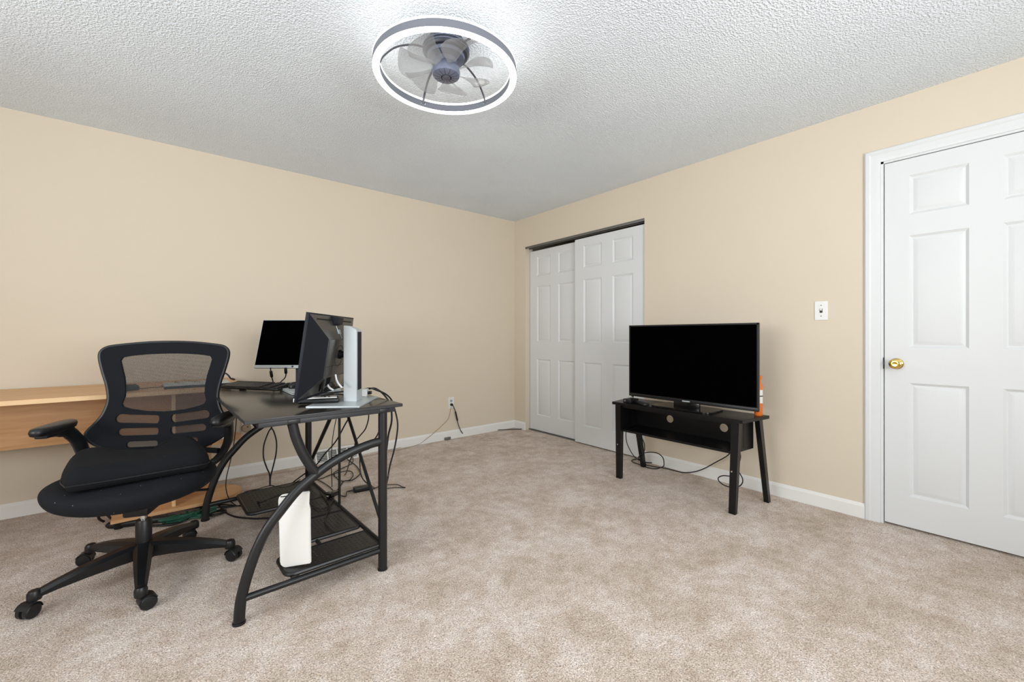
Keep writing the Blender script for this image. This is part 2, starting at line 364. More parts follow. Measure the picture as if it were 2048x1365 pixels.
# knob + latch of the room door
MX = Matrix.Translation((XW+.004, .462, .927)) @ Matrix.Rotation(-PI/2, 4, 'Y')
b = MB(); b.lathe([(.0, 0), (.030, 0), (.031, .004), (.026, .008), (.013, .010), (.0, .010)], 28, M4=MX, cap=False); kb = b.build('knob_rose', 'brass', d1)
b = MB(); b.lathe([(.012, .008), (.011, .024), (.018, .030), (.026, .038), (.0285, .047), (.026, .055), (.019, .0585), (.010, .0575), (.0, .057)], 32, M4=MX, cap=False); k2 = b.build('knob', 'brass', d1); k2['label'] = 'polished brass door knob'
b = MB(); b.box((XW-.003, DY1-.012, .895), (XW+.03, DY1-.010, .960)).box((XW-.006, DY1-.014, .915), (XW, DY1-.010, .94)); b.build('strike_plate', 'fan_dark', d1)
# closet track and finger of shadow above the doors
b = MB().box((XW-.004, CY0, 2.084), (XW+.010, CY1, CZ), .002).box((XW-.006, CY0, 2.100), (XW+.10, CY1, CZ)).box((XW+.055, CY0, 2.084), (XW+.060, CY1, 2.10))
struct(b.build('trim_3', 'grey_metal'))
b = MB().box((XW+.05, CY0, 0), (XW+.058, CY1, .012)); struct(b.build('trim_4', 'grey_metal'))

# ------------------------------------------------------------------ switch, outlets, vent
def wallplate(M4, root, w=.070, h=.118, name='cover_plate'):
    b = MB(); b.prism(rrect(-w/2, -h/2, w/2, h/2, .004), 0, .0062, bev=.0022, M4=M4); return b.build(name, 'white_plastic', root, world=True)
sy, sz = .818, 1.245
t = thing('light_switch', 'white toggle light switch plate on beige wall left of the door', 'light switch', (XW, sy, sz))
SM = frame4((XW, sy, sz), (0, -1, 0), (0, 0, 1), (-1, 0, 0))
wallplate(SM, t)
b = MB(); b.prism(rrect(-.0075, -.0135, .0075, .0135, .002), .006, .0075, M4=SM); b.build('toggle_slot', 'crease', t, world=True)
b = MB(); b.box((-.005, -.004, .006), (.005, .010, .017), .0015, M4=SM@Matrix.Rotation(-.35, 4, 'X')); b.build('toggle', 'white_plastic', t, world=True)
for s in (-1, 1):
    b = MB(); b.lathe([(0, .0062), (.003, .0062), (.003, .0072), (0, .0075)], 10, M4=SM@Matrix.Translation((0, s*.034, 0)), cap=False); b.build('screw', 'crease', t, world=True)
def outlet(x, z, label, plug=None):
    t = thing('wall_outlet', label, 'wall outlet', (x, YW, z)); OM = frame4((x, YW, z), (1, 0, 0), (0, 0, 1), (0, -1, 0)); wallplate(OM, t)
    for s in (-1, 1):
        b = MB(); b.prism([(.0165*math.cos(a), s*.0195+.0145*math.sin(a)) for a in [2*PI*k/16 for k in range(16)]], .006, .0078, M4=OM); r = b.build('receptacle', 'silver', t, world=True)
        b = MB()
        for q in (-.006, .006): b.box((q-.0012, s*.0195-.001, .0078), (q+.0012, s*.0195+.008, .0082), M4=OM)
        b.lathe([(0, .0078), (.0025, .0078), (.0025, .0083), (0, .0083)], 8, M4=OM@Matrix.Translation((0, s*.0195-.007, 0)), cap=False); b.build('slot', 'dark_gap', r, world=True)
    return t, OM
o1, OM1 = outlet(2.345, .380, 'white wall outlet with a black plug in its lower socket near the corner')
o2, OM2 = outlet(.505, .395, 'white wall outlet partly hidden below the front corner of the black desk')
t = thing('plug_adapter', 'round beige plug adapter in the outlet below the desk corner', 'plug', (.505, YW, .375))
b = MB(); b.lathe([(0, .008), (.03, .008), (.033, .014), (.033, .026), (.028, .032), (0, .033)], 20, M4=OM2@Matrix.Translation((-.004, -.022, 0)), cap=False); b.build('plug_body', 'cable_beige', t, world=True)
b = MB(); b.prism([(-.006, -.004), (.006, -.004), (0, .006)], .033, .035, M4=OM2@Matrix.Translation((.002, -.012, 0))); b.build('earth_slot', 'dark_gap', t, world=True)
# baseboard register
t = thing('floor_register', 'white slatted heating register at the foot of the left wall', 'vent', (1.17, YW-.02, 0))
b = MB(); b.prism([(-.0, 0), (-.060, 0), (-.060, .018), (-.022, .112), (0, .112)], 0, .012, M4=frame4((.99, YW-.0145, 0), (0, 1, 0), (0, 0, 1), (1, 0, 0)))
b.prism([(-.0, 0), (-.060, 0), (-.060, .018), (-.022, .112), (0, .112)], 0, .012, M4=frame4((1.335, YW-.0145, 0), (0, 1, 0), (0, 0, 1), (1, 0, 0)))
b.box((.99, YW-.075, 0), (1.347, YW-.0145, .016)).box((.99, YW-.046, .100), (1.347, YW-.0145, .114), .003).box((.99, YW-.022, .016), (1.347, YW-.0145, .1)); b.build('frame', 'white_plastic', t, world=True)
b = MB().box((1.0, YW-.026, .014), (1.34, YW-.0225, .10)); b.build('dark_back', 'dark_gap', t, world=True)
for k in range(7):
    z = .022+k*.0118; y = YW-.0715+(z-.018)*.40
    b = MB(); b.box((1.0, y, z), (1.337, y+.016, z+.0035), M4=None); b.build('slat', 'white_plastic', t, world=True)
for x in (1.085, 1.165, 1.25):
    b = MB(); b.prism([(-.060, .016), (-.022, .102), (-.016, .102), (-.054, .016)], 0, .010, M4=frame4((x, YW-.016, 0), (0, 1, 0), (0, 0, 1), (1, 0, 0))); b.build('divider', 'white_plastic', t, world=True)
b = MB().box((2.255, YW-.034, .002), (2.325, YW-.0145, .028), .004)
tag(b.build('cable_clamp', 'grey_metal'), 'small grey block against the baseboard below the outlet', 'cable clip')

# ------------------------------------------------------------------ ceiling fan light
fx, fy = .998, 1.679
fan = thing('ceiling_fan_light', 'round ceiling fan light with glowing double ring and clear grey blades', 'ceiling fan', (fx, fy, ZC))
c = (fx, fy, 0); R1, R0 = .321, .291
b = MB(); b.ring([(R0, 2.2645), (R1, 2.2645), (R1, 2.297), (R0, 2.297)], 96, c); band = b.build('ring_band', 'fan_band', fan, world=True)
b = MB(); b.ring([(R0, 2.2645), (R0, 2.2635), (R0+.002, 2.2615), (R1-.002, 2.2615), (R1, 2.2635), (R1, 2.2645)], 96, c); b.build('lower_light_ring', 'led', fan, world=True)['label'] = 'glowing white lower light ring'
b = MB(); b.ring([(R0, 2.297), (R0, 2.306), (R0+.003, 2.309), (R1-.003, 2.309), (R1, 2.306), (R1, 2.297)], 96, c); b.build('upper_light_ring', 'led', fan, world=True)['label'] = 'glowing white upper light ring'
b = MB(); b.lathe([(.075, 2.44), (.075, 2.41), (.098, 2.405), (.103, 2.398), (.103, 2.372), (.097, 2.364), (.07, 2.360)], 40, c); b.build('canopy', 'fan_canopy', fan, world=True)
for z in (2.392, 2.378):
    b = MB(); b.ring([(.1025, z-.002), (.1055, z-.002), (.1055, z+.002), (.1025, z+.002)], 40, c); b.build('canopy_trim', 'fan_body', fan, world=True)
b = MB(); b.lathe([(.085, 2.362), (.082, 2.348), (.05, 2.342), (.046, 2.325), (.052, 2.318), (.061, 2.308), (.063, 2.285), (.060, 2.272), (.052, 2.266), (.024, 2.264), (.022, 2.274), (.0, 2.274)], 36, c, cap=False); hub = b.build('motor_hub', 'fan_body', fan, world=True)
for k in range(14):
    a = 2*PI*k/14; b = MB(); b.tube([(fx+.026*math.cos(a), fy+.026*math.sin(a), 2.2642), (fx+.051*math.cos(a), fy+.051*math.sin(a), 2.2662), (fx+.0585*math.cos(a), fy+.0585*math.sin(a), 2.2715)], .0012, 6); b.build('hub_rib', 'fan_canopy', hub, world=True)
b = MB(); b.lathe([(.020, 2.274), (.019, 2.262), (.012, 2.256), (0, 2.255)], 20, c, cap=False); b.build('hub_cap', 'fan_dark', fan, world=True)
def blade(a0):
    b = MB(); nu, nv = 11, 7; vsx = []; fs = []
    for i in range(nu):
        u = i/(nu-1)
        for j in range(nv):
            v = j/(nv-1)-.5                               # -.5 leading edge, .5 trailing edge
            chord = .034+.066*u**.8                        # metres; widest at the tip
            w_ = v+.5
            r = .056+(.158-.030*max(0, .35-w_)**2*8*u)*u
            a = a0+(.30*u+.10*math.sin(PI*u))*-1+.30*u*w_**1.6*(1 if w_ > .5 else .8)+v*chord/(r+.004)
            z = 2.302+v*chord*.66*(1-.35*u)+.004*u-.010*(.25-v*v)
            vsx.append((fx+r*math.cos(a), fy+r*math.sin(a), z))
    for i in range(nu-1):
        for j in range(nv-1): fs.append((i*nv+j, i*nv+j+1, (i+1)*nv+j+1, (i+1)*nv+j))
    b.faces(vsx, fs); o = b.build('blade', 'blade', fan, world=True, smooth=180)
    md = o.modifiers.new('thickness', 'SOLIDIFY'); md.thickness = .0022; md.offset = 0
for k in range(7): blade(2*PI*k/7+.12)
for px, py in ((752, 125), (978, 108), (971, 206), (842, 212)):
    q = onz(px, py, 2.282); a = math.atan2(q.y-fy, q.x-fx)
    P_ = lambda r, z: (fx+r*math.cos(a), fy+r*math.sin(a), z)
    b = MB(); b.tube(smooth_path([P_(.095, 2.385), P_(.15, 2.388), P_(.22, 2.365), P_(.27, 2.32), P_(.2905, 2.283)], 6), .0055, 8, flat=.6)
    arm = b.build('arm', 'fan_dark', fan, world=True)
    b = MB()
    for s in (-.035, .035): b.lathe([(0, 0), (.003, 0), (.003, .002), (0, .003)], 8, M4=frame4((fx+.291*math.cos(a+s), fy+.291*math.sin(a+s), 2.281), (-math.sin(a), math.cos(a), 0), (0, 0, 1), (-math.cos(a), -math.sin(a), 0)), cap=False)
    b.build('screw', 'chrome', arm, world=True)

# ------------------------------------------------------------------ black computer desk
DX, DYY, DRZ = .238, 1.862, math.radians(1.4)
desk = thing('computer_desk', 'black metal-framed computer desk with curved legs and perforated foot shelves', 'desk', (DX, DYY, 0), DRZ)
TW, TL, TZ = .640, 1.268, .765                           # desk-local: x 0..TW, y 0..TL
b = MB(); b.box((0, 0, TZ-.015), (TW, TL, TZ), .0015); b.build('desk_top', 'desk_top', desk)
b = MB(); b.box((.0, -.0008, TZ-.0135), (TW, -.0001, TZ-.0015)); b.box((-.0008, 0, TZ-.0135), (-.0001, TL, TZ-.0015)); b.box((TW+.0001, 0, TZ-.0135), (TW+.0008, TL, TZ-.0015)); b.build('edge_band', 'desk_edge', desk)
for y in (.004, TL-.044):
    b = MB(); b.box((.045, y, TZ-.035), (TW-.035, y+.040, TZ-.0152), .002); b.build('support_rail', 'desk_edge', desk)
y1f, y2f = .024, 1.205
def loc(px, py, yl):   # point on the desk's end frame plane, desk local x,z
    y = DYY+yl; q = ony(px, py, y)
    return (q.x-DX, q.z)
curve = [(479, 1246), (485, 1193), (495.5, 1153), (512, 1107), (535, 1061), (565, 1021), (594.5, 985), (626, 957), (664, 929), (703, 907), (743, 891), (770, 885)]
cpts = [(-.015, 0), (-.0125, .05), (-.006, .10), (.012, .171), (.039, .25), (.078, .327), (.130, .391), (.184, .45), (.244, .494), (.319, .538), (.402, .570), (.491, .591), (.545, .596)]
kpts = [(.168, .730), (.172, .716), (.184, .666), (.209, .60), (.240, .54), (.262, .508)]
for yl in (y1f, y2f):
    b = MB(); b.tube(smooth_path([(x, yl, z) for x, z in cpts], 4), .0195, 14, flat=.8, up=(0, 1, 0)); b.build('curved_leg', 'black_metal', desk)
    b = MB(); b.tube([(TW-.088, yl, 0), (TW-.088, yl, .15), (TW-.088, yl, TZ-.034)], .020, 14); b.build('straight_leg', 'black_metal', desk)
    b = MB(); b.tube(smooth_path([(x, yl, z) for x, z in kpts], 4), .0195, 14, flat=.8, up=(0, 1, 0)); b.build('curved_brace', 'black_metal', desk)
    b = MB(); b.tube([(.0, yl, .088), (TW-.105, yl, .092)], .0125, 10); b.build('foot_rail', 'black_metal', desk)
    for x in (TW-.112, .146):
        b = MB(); b.box((x, yl-.022, TZ-.0345), (x+.048, yl+.022, TZ-.0152), .003); b.build('mounting_plate', 'black_metal', desk)
    for x in (-.015, TW-.088):
        b = MB(); b.lathe([(.0225, 0), (.0225, .006), (.020, .008)], 14, (x, yl, 0)); b.build('foot_cap', 'black_plastic', desk)
# rear long rails, braces
XB = TW-.088
b = MB(); b.tube([(XB, y1f+.02, .118), (XB, y2f-.02, .118)], .0105, 8); b.build('long_rail', 'black_metal', desk)
ym = (y1f+y2f)/2
b = MB(); b.tube([(XB+.004, ym, .115), (XB+.004, ym, TZ-.016)], .0075, 8); b.build('centre_rod', 'black_metal', desk)
b = MB(); b.tube([(XB, ym-.05, TZ-.016), (XB, y1f+.018, .215)], .0085, 8); b.build('diagonal_rod', 'black_metal', desk)
b = MB(); b.tube([(XB, ym-.03, TZ-.016), (XB, y2f-.018, .215)], .0115, 8); b.build('diagonal_rod', 'black_metal', desk)
# perforated trays
def tray(x0, y0, x1, y1, rows_, cols_, px0, px1, py0, py1, rnd=.035, z=.118):
    holes = []
    for i in range(rows_):
        for j in range(cols_):
            hx = px0+(px1-px0)*j/max(1, cols_-1); hy = py0+(py1-py0)*i/max(1, rows_-1)
            holes.append([(hx+.0042*math.cos(a), hy+.0042*math.sin(a)) for a in (0, PI/3, 2*PI/3, PI, 4*PI/3, 5*PI/3)])
    out = rrect(x0, y0, x1, y1, .004, 1)
    if rnd:
        out = []
        for cx, cy, r, a0 in ((x1-.004, y1-.004, .004, 0), (x0+rnd, y1-rnd, rnd, PI/2), (x0+rnd, y0+rnd, rnd, PI), (x1-.004, y0+.004, .004, 3*PI/2)):
            n = 5 if r > .01 else 1
            for k in range(n+1):
                a = a0+PI/2*k/n; out.append((cx+r*math.cos(a), cy+r*math.sin(a)))
    b = MB(); b.prism(out, z, z+.003, holes=holes); t_ = b.build('foot_tray', 'black_metal', desk, smooth=0)
    b = MB(); P_ = [(x, y, z-.004) for x, y in out]; P_.append(P_[0]); b.tube(P_, .0095, 8, up=(0, 0, 1)); b.build('tray_rim', 'black_metal', t_)
tray(.150, .030, XB-.014, .205, 6, 17, .19, XB-.05, .060, .175)
tray(.305, .278, XB-.014, .524, 8, 9, .36, XB-.05, .32, .48, 0)
tray(.305, .536, XB-.014, .795, 8, 9, .36, XB-.05, .58, .75, 0)
tray(.140, .810, XB-.014, 1.185, 8, 17, .19, XB-.05, .86, 1.13)
b = MB(); b.tube([(.335, y1f+.18, .110), (.335, .83, .110)], .0095, 8); b.build('long_rail', 'black_metal', desk)
for y in (.045, 1.185):
    b = MB(); b.box((.165, y1f if y < .5 else 1.175, .095), (.195, .05 if y < .5 else y2f, .108), .002); b.build('tray_bracket', 'black_metal', desk)

# ------------------------------------------------------------------ beech desk with round-ended shelves against the left wall
wd = thing('wooden_desk', 'beech-look wooden desk with round-ended corner shelves along the left wall', 'desk', (-.3, 3.5, 0))
b = MB(); b.prism([(-1.62, 3.14), (.20, 3.14), (.27, 3.16), (.34, 3.22), (.385, 3.31), (.40, 3.42), (.40, 3.832), (-1.62, 3.832)], .745, .770, bev=.002); b.build('desk_top', 'beech', wd, world=True)
b = MB(); b.prism([(-1.62, 3.1385), (.20, 3.1385), (.20, 3.1399), (-1.62, 3.1399)], .7465, .7685); b.build('edge_band', 'beech_edge', wd, world=True)
b = MB(); b.box((-1.60, 3.62, .445), (.043, 3.638, .745), .001); b.build('modesty_panel', 'beech', wd, world=True)
b = MB(); b.box((.043, 3.245, .062), (.061, 3.638, .745), .001); b.build('upright', 'beech_edge', wd, world=True)
b = MB(); b.box((-1.618, 3.20, .0), (-1.60, 3.80, .745), .001); b.build('side_panel', 'beech', wd, world=True)
b = MB(); b.box((.061, 3.50, .062), (.255, 3.516, .745), .001); b.build('back_panel', 'beech', wd, world=True)
def shelf(x0, z, name):
    arc = [(.245+.165*math.cos(a), 3.372+.165*math.sin(a)) for a in [-PI/2+PI*k/14 for k in range(15)]]
    b = MB(); b.prism([(x0, 3.207)]+arc+[(x0, 3.537)], z, z+.020, bev=.002); b.build(name, 'beech', wd, world=True)
shelf(-.222, .042, 'bottom_shelf'); shelf(.061, .405, 'middle_shelf')
b = MB(); b.box((-.222, 3.52, .062), (.043, 3.537, .30), .001); b.build('low_back_panel', 'beech', wd, world=True)
for x, y in ((-.19, 3.25), (-.19, 3.49), (.2, 3.25), (.2, 3.49)):
    b = MB(); b.lathe([(.02, 0), (.022, .004), (.022, .042)], 12, (x, y, 0)); b.build('foot', 'black_plastic', wd, world=True)
# little boxes stacked on the middle shelf
for k, (m_, w_, h_, lb) in enumerate((('white_plastic', .05, .022, 'white small box, lowest of the stack on the round middle shelf'), ('blue_print', .046, .012, 'thin blue box in the middle of the little stack on the round shelf'), ('white_plastic', .044, .020, 'white small box, topmost of the stack on the round middle shelf'))):
    z0 = .4255+[0, .0225, .035][k]
    b = MB(); b.box((.30-w_/2, 3.30-.035, z0), (.30+w_/2, 3.30+.035, z0+h_), .001); o = b.build('small_box', m_)
    tag(o, lb, 'box', 'little boxes on the round shelf')

# ------------------------------------------------------------------ office chair
CC = (-.066, 2.558, 0); CRZ = math.radians(-19.9)
ch = thing('office_chair', 'black mesh-back swivel office chair facing the room', 'office chair', CC, CRZ)
def bsurf(x, z): return .20+(z-.5)*.15-.5*x*x
def sym(half): return half+[(-x, z) for x, z in half[::-1] if abs(x) > 1e-6]
half = [(0, 1.052), (.06, 1.051), (.12, 1.047), (.18, 1.040), (.232, 1.032), (.256, 1.021), (.268, 1.002), (.268, .975), (.261, .94), (.251, .90), (.238, .855), (.229, .81), (.226, .775), (.230, .74), (.243, .70), (.264, .665), (.285, .638), (.293, .618), (.287, .598), (.268, .575), (.235, .550), (.19, .525), (.13, .503), (.06, .494), (0, .492)]
outer = half+[(-x, z) for x, z in half[1:-1][::-1]]
hin = [(0, .994), (.08, .992), (.15, .985), (.185, .978), (.193, .962), (.186, .93), (.174, .88), (.167, .83), (.166, .79), (.172, .765), (.176, .750), (.168, .734), (.14, .722), (.08, .707), (0, .700)]
outer = [(p.x, p.y) for p in smooth_path([(x, z, 0) for x, z in outer]+[(*outer[0], 0)], 3)][:-1]
inner = hin+[(-x, z) for x, z in hin[1:-1][::-1]]
def slot(xa, za, xb, zb, h):      # capsule from inner end to outer end
    d = Vector((xb-xa, zb-za)); d.normalize(); n = Vector((-d.y, d.x)); r = h/2; out = []
    for k in range(7): a = PI/2-PI*k/6; out.append((xb-r*d.x+r*(math.cos(a)*d.x+math.sin(a)*n.x), zb-r*d.y+r*(math.cos(a)*d.y+math.sin(a)*n.y)))
    for k in range(7): a = -PI/2-PI*k/6; out.append((xa+r*d.x*.6+r*(math.cos(a)*.6*d.x+math.sin(a)*n.x), za+r*d.y*.6+r*(math.cos(a)*.6*d.y+math.sin(a)*n.y)))
    return out
slots = []
for s in (-1, 1):
    for zi, zo, xo, h in ((.663, .681, .195, .042), (.605, .615, .182, .037), (.546, .552, .148, .030)):
        slots.append(slot(s*.024, zi, s*xo, zo, h))
def curved_plate(poly, holes, th, off=0):
    b = bmesh.new(); edges = []
    for P_ in [poly]+holes:
        v = [b.verts.new((p[0], 0, p[1])) for p in P_]; edges += [b.edges.new((v[i], v[(i+1) % len(v)])) for i in range(len(v))]
    bmesh.ops.triangle_fill(b, edges=edges, use_beauty=True)
    for k in range(1, 16):
        bmesh.ops.bisect_plane(b, geom=b.verts[:]+b.edges[:]+b.faces[:], plane_co=(-.3+k*.0375, 0, 0), plane_no=(1, 0, 0))
    for k in range(1, 10):
        bmesh.ops.bisect_plane(b, geom=b.verts[:]+b.edges[:]+b.faces[:], plane_co=(0, 0, .49+k*.057), plane_no=(0, 0, 1))
    if th:
        ex = bmesh.ops.extrude_face_region(b, geom=b.faces[:])
        for e in ex['geom']:
            if isinstance(e, bmesh.types.BMVert): e.co.y = th
    for v in b.verts: v.co.y += bsurf(v.co.x, v.co.z)+off
    m_ = MB(); m_._add(b); return m_
bk = curved_plate(outer, [inner]+slots, .016).build('backrest_frame', 'chair_fabric', ch, smooth=30)
bk['label'] = 'black backrest frame with lumbar slots'
net = [(x*1.03, z+(.0+.004*(1 if z > .85 else -1))) for x, z in inner]
curved_plate(net, [], 0, .009).build('backrest_mesh', 'net', ch, smooth=60)['label'] = 'see-through black mesh'
m_ = curved_plate([(-.21, .52), (.21, .52), (.21, .695), (-.21, .695)], [], 0, .010); m_.build('lumbar_mesh', 'net', ch, smooth=60)
rimp = [(x, bsurf(x, z)+.008, z) for x, z in outer]; rimp.append(rimp[0])
b = MB(); b.tube(rimp, .0085, 8, cap=False); b.build('backrest_rim', 'chair_plastic', ch)
b = MB(); b.tube([(0, .262, .70), (0, .258, .60), (0, .245, .50), (0, .20, .42), (0, .10, .385)], .02, 10, rs=[.012, .018, .024, .026, .026]); b.build('back_spine', 'chair_plastic', ch)
# seat pan: rounded superellipse with a waterfall edge
def superell(ax, ay, cy, z, n=40, e=2.6): 
    out = []
    for k in range(n):
        a = 2*PI*k/n; ca, sa = math.cos(a), math.sin(a)
        out.append((ax*math.copysign(abs(ca)**(2/e), ca), cy+ay*math.copysign(abs(sa)**(2/e), sa), z))
    return out
def loft(rings, cap=True):
    b = MB(); n = len(rings[0]); vsx = [p for r in rings for p in r]; fs = []
    for i in range(len(rings)-1):
        for k in range(n): fs.append((i*n+k, i*n+(k+1) % n, (i+1)*n+(k+1) % n, (i+1)*n+k))
    fs.append(tuple(range(n))[::-1]); fs.append(tuple(range((len(rings)-1)*n, len(rings)*n)))
    b.faces(vsx, fs); return b
def drop(P_, k=.12):   # front of the seat falls away
    return [(x, y, z-k*max(0, -.20-y)**1.5*1.6) for x, y, z in P_]
sc, SX, SZ = -.12, .02, .022
rings_ = [[(x+SX, y, z+SZ) for x, y, z in superell(ax_, ay_, sc, z_, 56, 2.05)] for ax_, ay_, z_ in ((.13, .12, .366), (.20, .18, .372), (.255, .235, .388), (.280, .256, .410), (.290, .266, .440), (.284, .260, .458), (.264, .242, .469), (.20, .18, .474), (.08, .07, .472))]
st = loft([drop(r) for r in rings_]).build('seat', 'seat_fabric', ch, smooth=80, sub=2)
b = MB(); b.box((-.10, -.15, .36), (.10, .10, .430), .01).box((-.05, -.075, .285), (.045, .09, .388), .012); b.build('tilt_mechanism', 'chair_plastic', ch)
b = MB(); b.tube([(.09, -.02, .375), (.20, -.05, .372), (.27, -.06, .372)], .006, 8); b.build('tilt_lever', 'chair_plastic', ch)
# armrests
for s in (-1, 1):
    b = MB(); pad = []
    n = 22
    def padring(z, g): return [(s*.312+(.040+g)*math.copysign(abs(math.cos(2*PI*k/n))**.75, math.cos(2*PI*k/n)), .0+(.128+g)*math.copysign(abs(math.sin(2*PI*k/n))**.85, math.sin(2*PI*k/n)), z) for k in range(n)]
    pd = loft([padring(.672, -.014), padring(.676, -.004), padring(.690, 0), padring(.702, -.004), padring(.707, -.018)]).build('armrest_pad', 'chair_plastic', ch, smooth=60)
    b = MB(); b.tube(smooth_path([(s*.312, -.02, .676), (s*.312, .03, .668), (s*.310, .09, .650), (s*.300, .135, .60), (s*.285, .155, .53), (s*.24, .14, .455), (s*.14, .08, .412)], 5), .026, 12, rs=[.024]*5+[.026]*5+[.031]*5+[.033]*5+[.031]*5+[.028]*6, flat=.62, up=(s, 0, 0)); b.build('armrest_support', 'chair_plastic', ch)
    b = MB(); b.box((s*.312-.022, -.085, .658), (s*.312+.022, .10, .675), .006); b.build('armrest_plate', 'chair_plastic', ch)
    b = MB(); b.tube([(s*.25, .15, .50), (s*.15, .19, .505), (s*.05, .21, .51)], .014, 8); b.build('back_bracket', 'chair_plastic', ch)
# gas lift, star base
b = MB(); b.lathe([(.027, .10), (.030, .13), (.030, .245), (.027, .25)], 24); b.build('gas_lift_shroud', 'chair_plastic', ch)
b = MB(); b.lathe([(.014, .24), (.014, .345)], 20); b.build('gas_lift_piston', 'chrome', ch)
b = MB(); b.lathe([(.034, .070), (.046, .078), (.049, .115), (.044, .142), (.033, .150)], 30); b.build('base_hub', 'chair_plastic', ch)
for k in range(5):
    a = math.radians(198+72*k)-CRZ; d = Vector((math.cos(a), math.sin(a), 0)); sd = Vector((-d.y, d.x, 0))
    sec = []
    for r, zt, zb, w in ((.030, .150, .084, .036), (.10, .143, .084, .033), (.20, .126, .080, .028), (.28, .106, .073, .022), (.325, .092, .066, .018)):
        p = d*r
        sec.append([tuple(p+sd*w*.55+Vector((0, 0, zt))), tuple(p+sd*w+Vector((0, 0, zt-.012))), tuple(p+sd*w*.8+Vector((0, 0, zb))), tuple(p-sd*w*.8+Vector((0, 0, zb))), tuple(p-sd*w+Vector((0, 0, zt-.012))), tuple(p-sd*w*.55+Vector((0, 0, zt)))])
    loft(sec).build('base_leg', 'chair_plastic', ch, smooth=25)
    e = d*.335
    b = MB(); b.lathe([(.021, .058), (.022, .066), (.022, .084), (.017, .094), (.006, .098)], 18, tuple(e)); b.tube([e+Vector((0, 0, .035)), e+Vector((0, 0, .062))], .007, 8)
    cs = b.build('caster', 'chair_plastic', ch)
    ta = a+[.55, .9, -.5, 2.3, .7][k]*1.0+[0, .9, 0, 0, 0][k]
    td = Vector((math.cos(ta), math.sin(ta), 0)); ax = Vector((-td.y, td.x, 0)); wc = e+td*.020
    for s in (-1, 1):
        WM = frame4(tuple(wc+Vector((0, 0, .028))), tuple(td), (0, 0, 1), tuple(ax*s))
        b = MB(); b.lathe([(.0, .003), (.020, .003), (.0285, .006), (.0285, .020), (.024, .025), (.010, .027), (0, .027)], 22, M4=WM, cap=False); b.build('wheel', 'chair_plastic', cs)
    b = MB(); HM = frame4(tuple(wc+Vector((0, 0, .028))), tuple(td), (0, 0, 1), tuple(ax))
    arc = [(.0315*math.cos(q), .0315*math.sin(q)) for q in [math.radians(25+150*j/10) for j in range(11)]]+[(.0285*math.cos(q), .0285*math.sin(q)) for q in [math.radians(175-150*j/10) for j in range(11)]]
    b.prism(arc, -.024, .024, M4=HM); b.build('caster_hood', 'chair_plastic', cs)

# loose coccyx cushion lying twisted on the seat
CU = Vector((.025, -.10, 0)); cw = Matrix.LocRotScale(Vector(CC), Matrix.Rotation(CRZ, 3, 'Z').to_euler(), None)@Vector((CU.x, CU.y, .493))
cu = thing('seat_cushion', 'thick black contoured seat cushion lying askew on the office chair', 'cushion', tuple(cw), CRZ+math.radians(24))
def cush_ring(g, zf):
    base = [(-.215, -.175), (-.11, -.185), (0, -.187), (.11, -.185), (.215, -.175), (.232, -.08), (.228, .04), (.205, .150), (.14, .178), (.075, .165), (.035, .095), (0, .065), (-.035, .095), (-.075, .165), (-.14, .178), (-.205, .150), (-.228, .04), (-.232, -.08)]
    P_ = smooth_path([(*p, 0) for p in base+[base[0]]], 3)[:-1]; out = []
    for p in P_:
        L = math.hypot(p.x, p.y) or 1; q = (p.x*(1-g/L*1.0), p.y*(1-g/L*1.0))
        out.append((q[0], q[1], zf(*q)))
    return out
top = lambda x, y: .078+.024*min(1, max(0, (y+.05)/.2))+.012*(abs(x)/.2)-.050*math.exp(-(x/.075)**2)*min(1, max(0, (y+.12)/.2))
cz = [(.034, lambda x, y: 0), (.010, lambda x, y: .006), (0, lambda x, y: .026), (.002, lambda x, y: top(x, y)*.55), (.010, lambda x, y: top(x, y)*.76), (.026, lambda x, y: top(x, y)*.92), (.046, lambda x, y: top(x, y)*.985), (.085, lambda x, y: top(x, y))]
loft([cush_ring(*c_) for c_ in cz]).build('cushion_body', 'cushion', cu, smooth=80)
sp = cush_ring(-.001, lambda x, y: .030); sp.append(sp[0])
b = MB(); b.tube(sp, .0022, 6, cap=False); b.build('zip_seam', 'chair_plastic', cu)

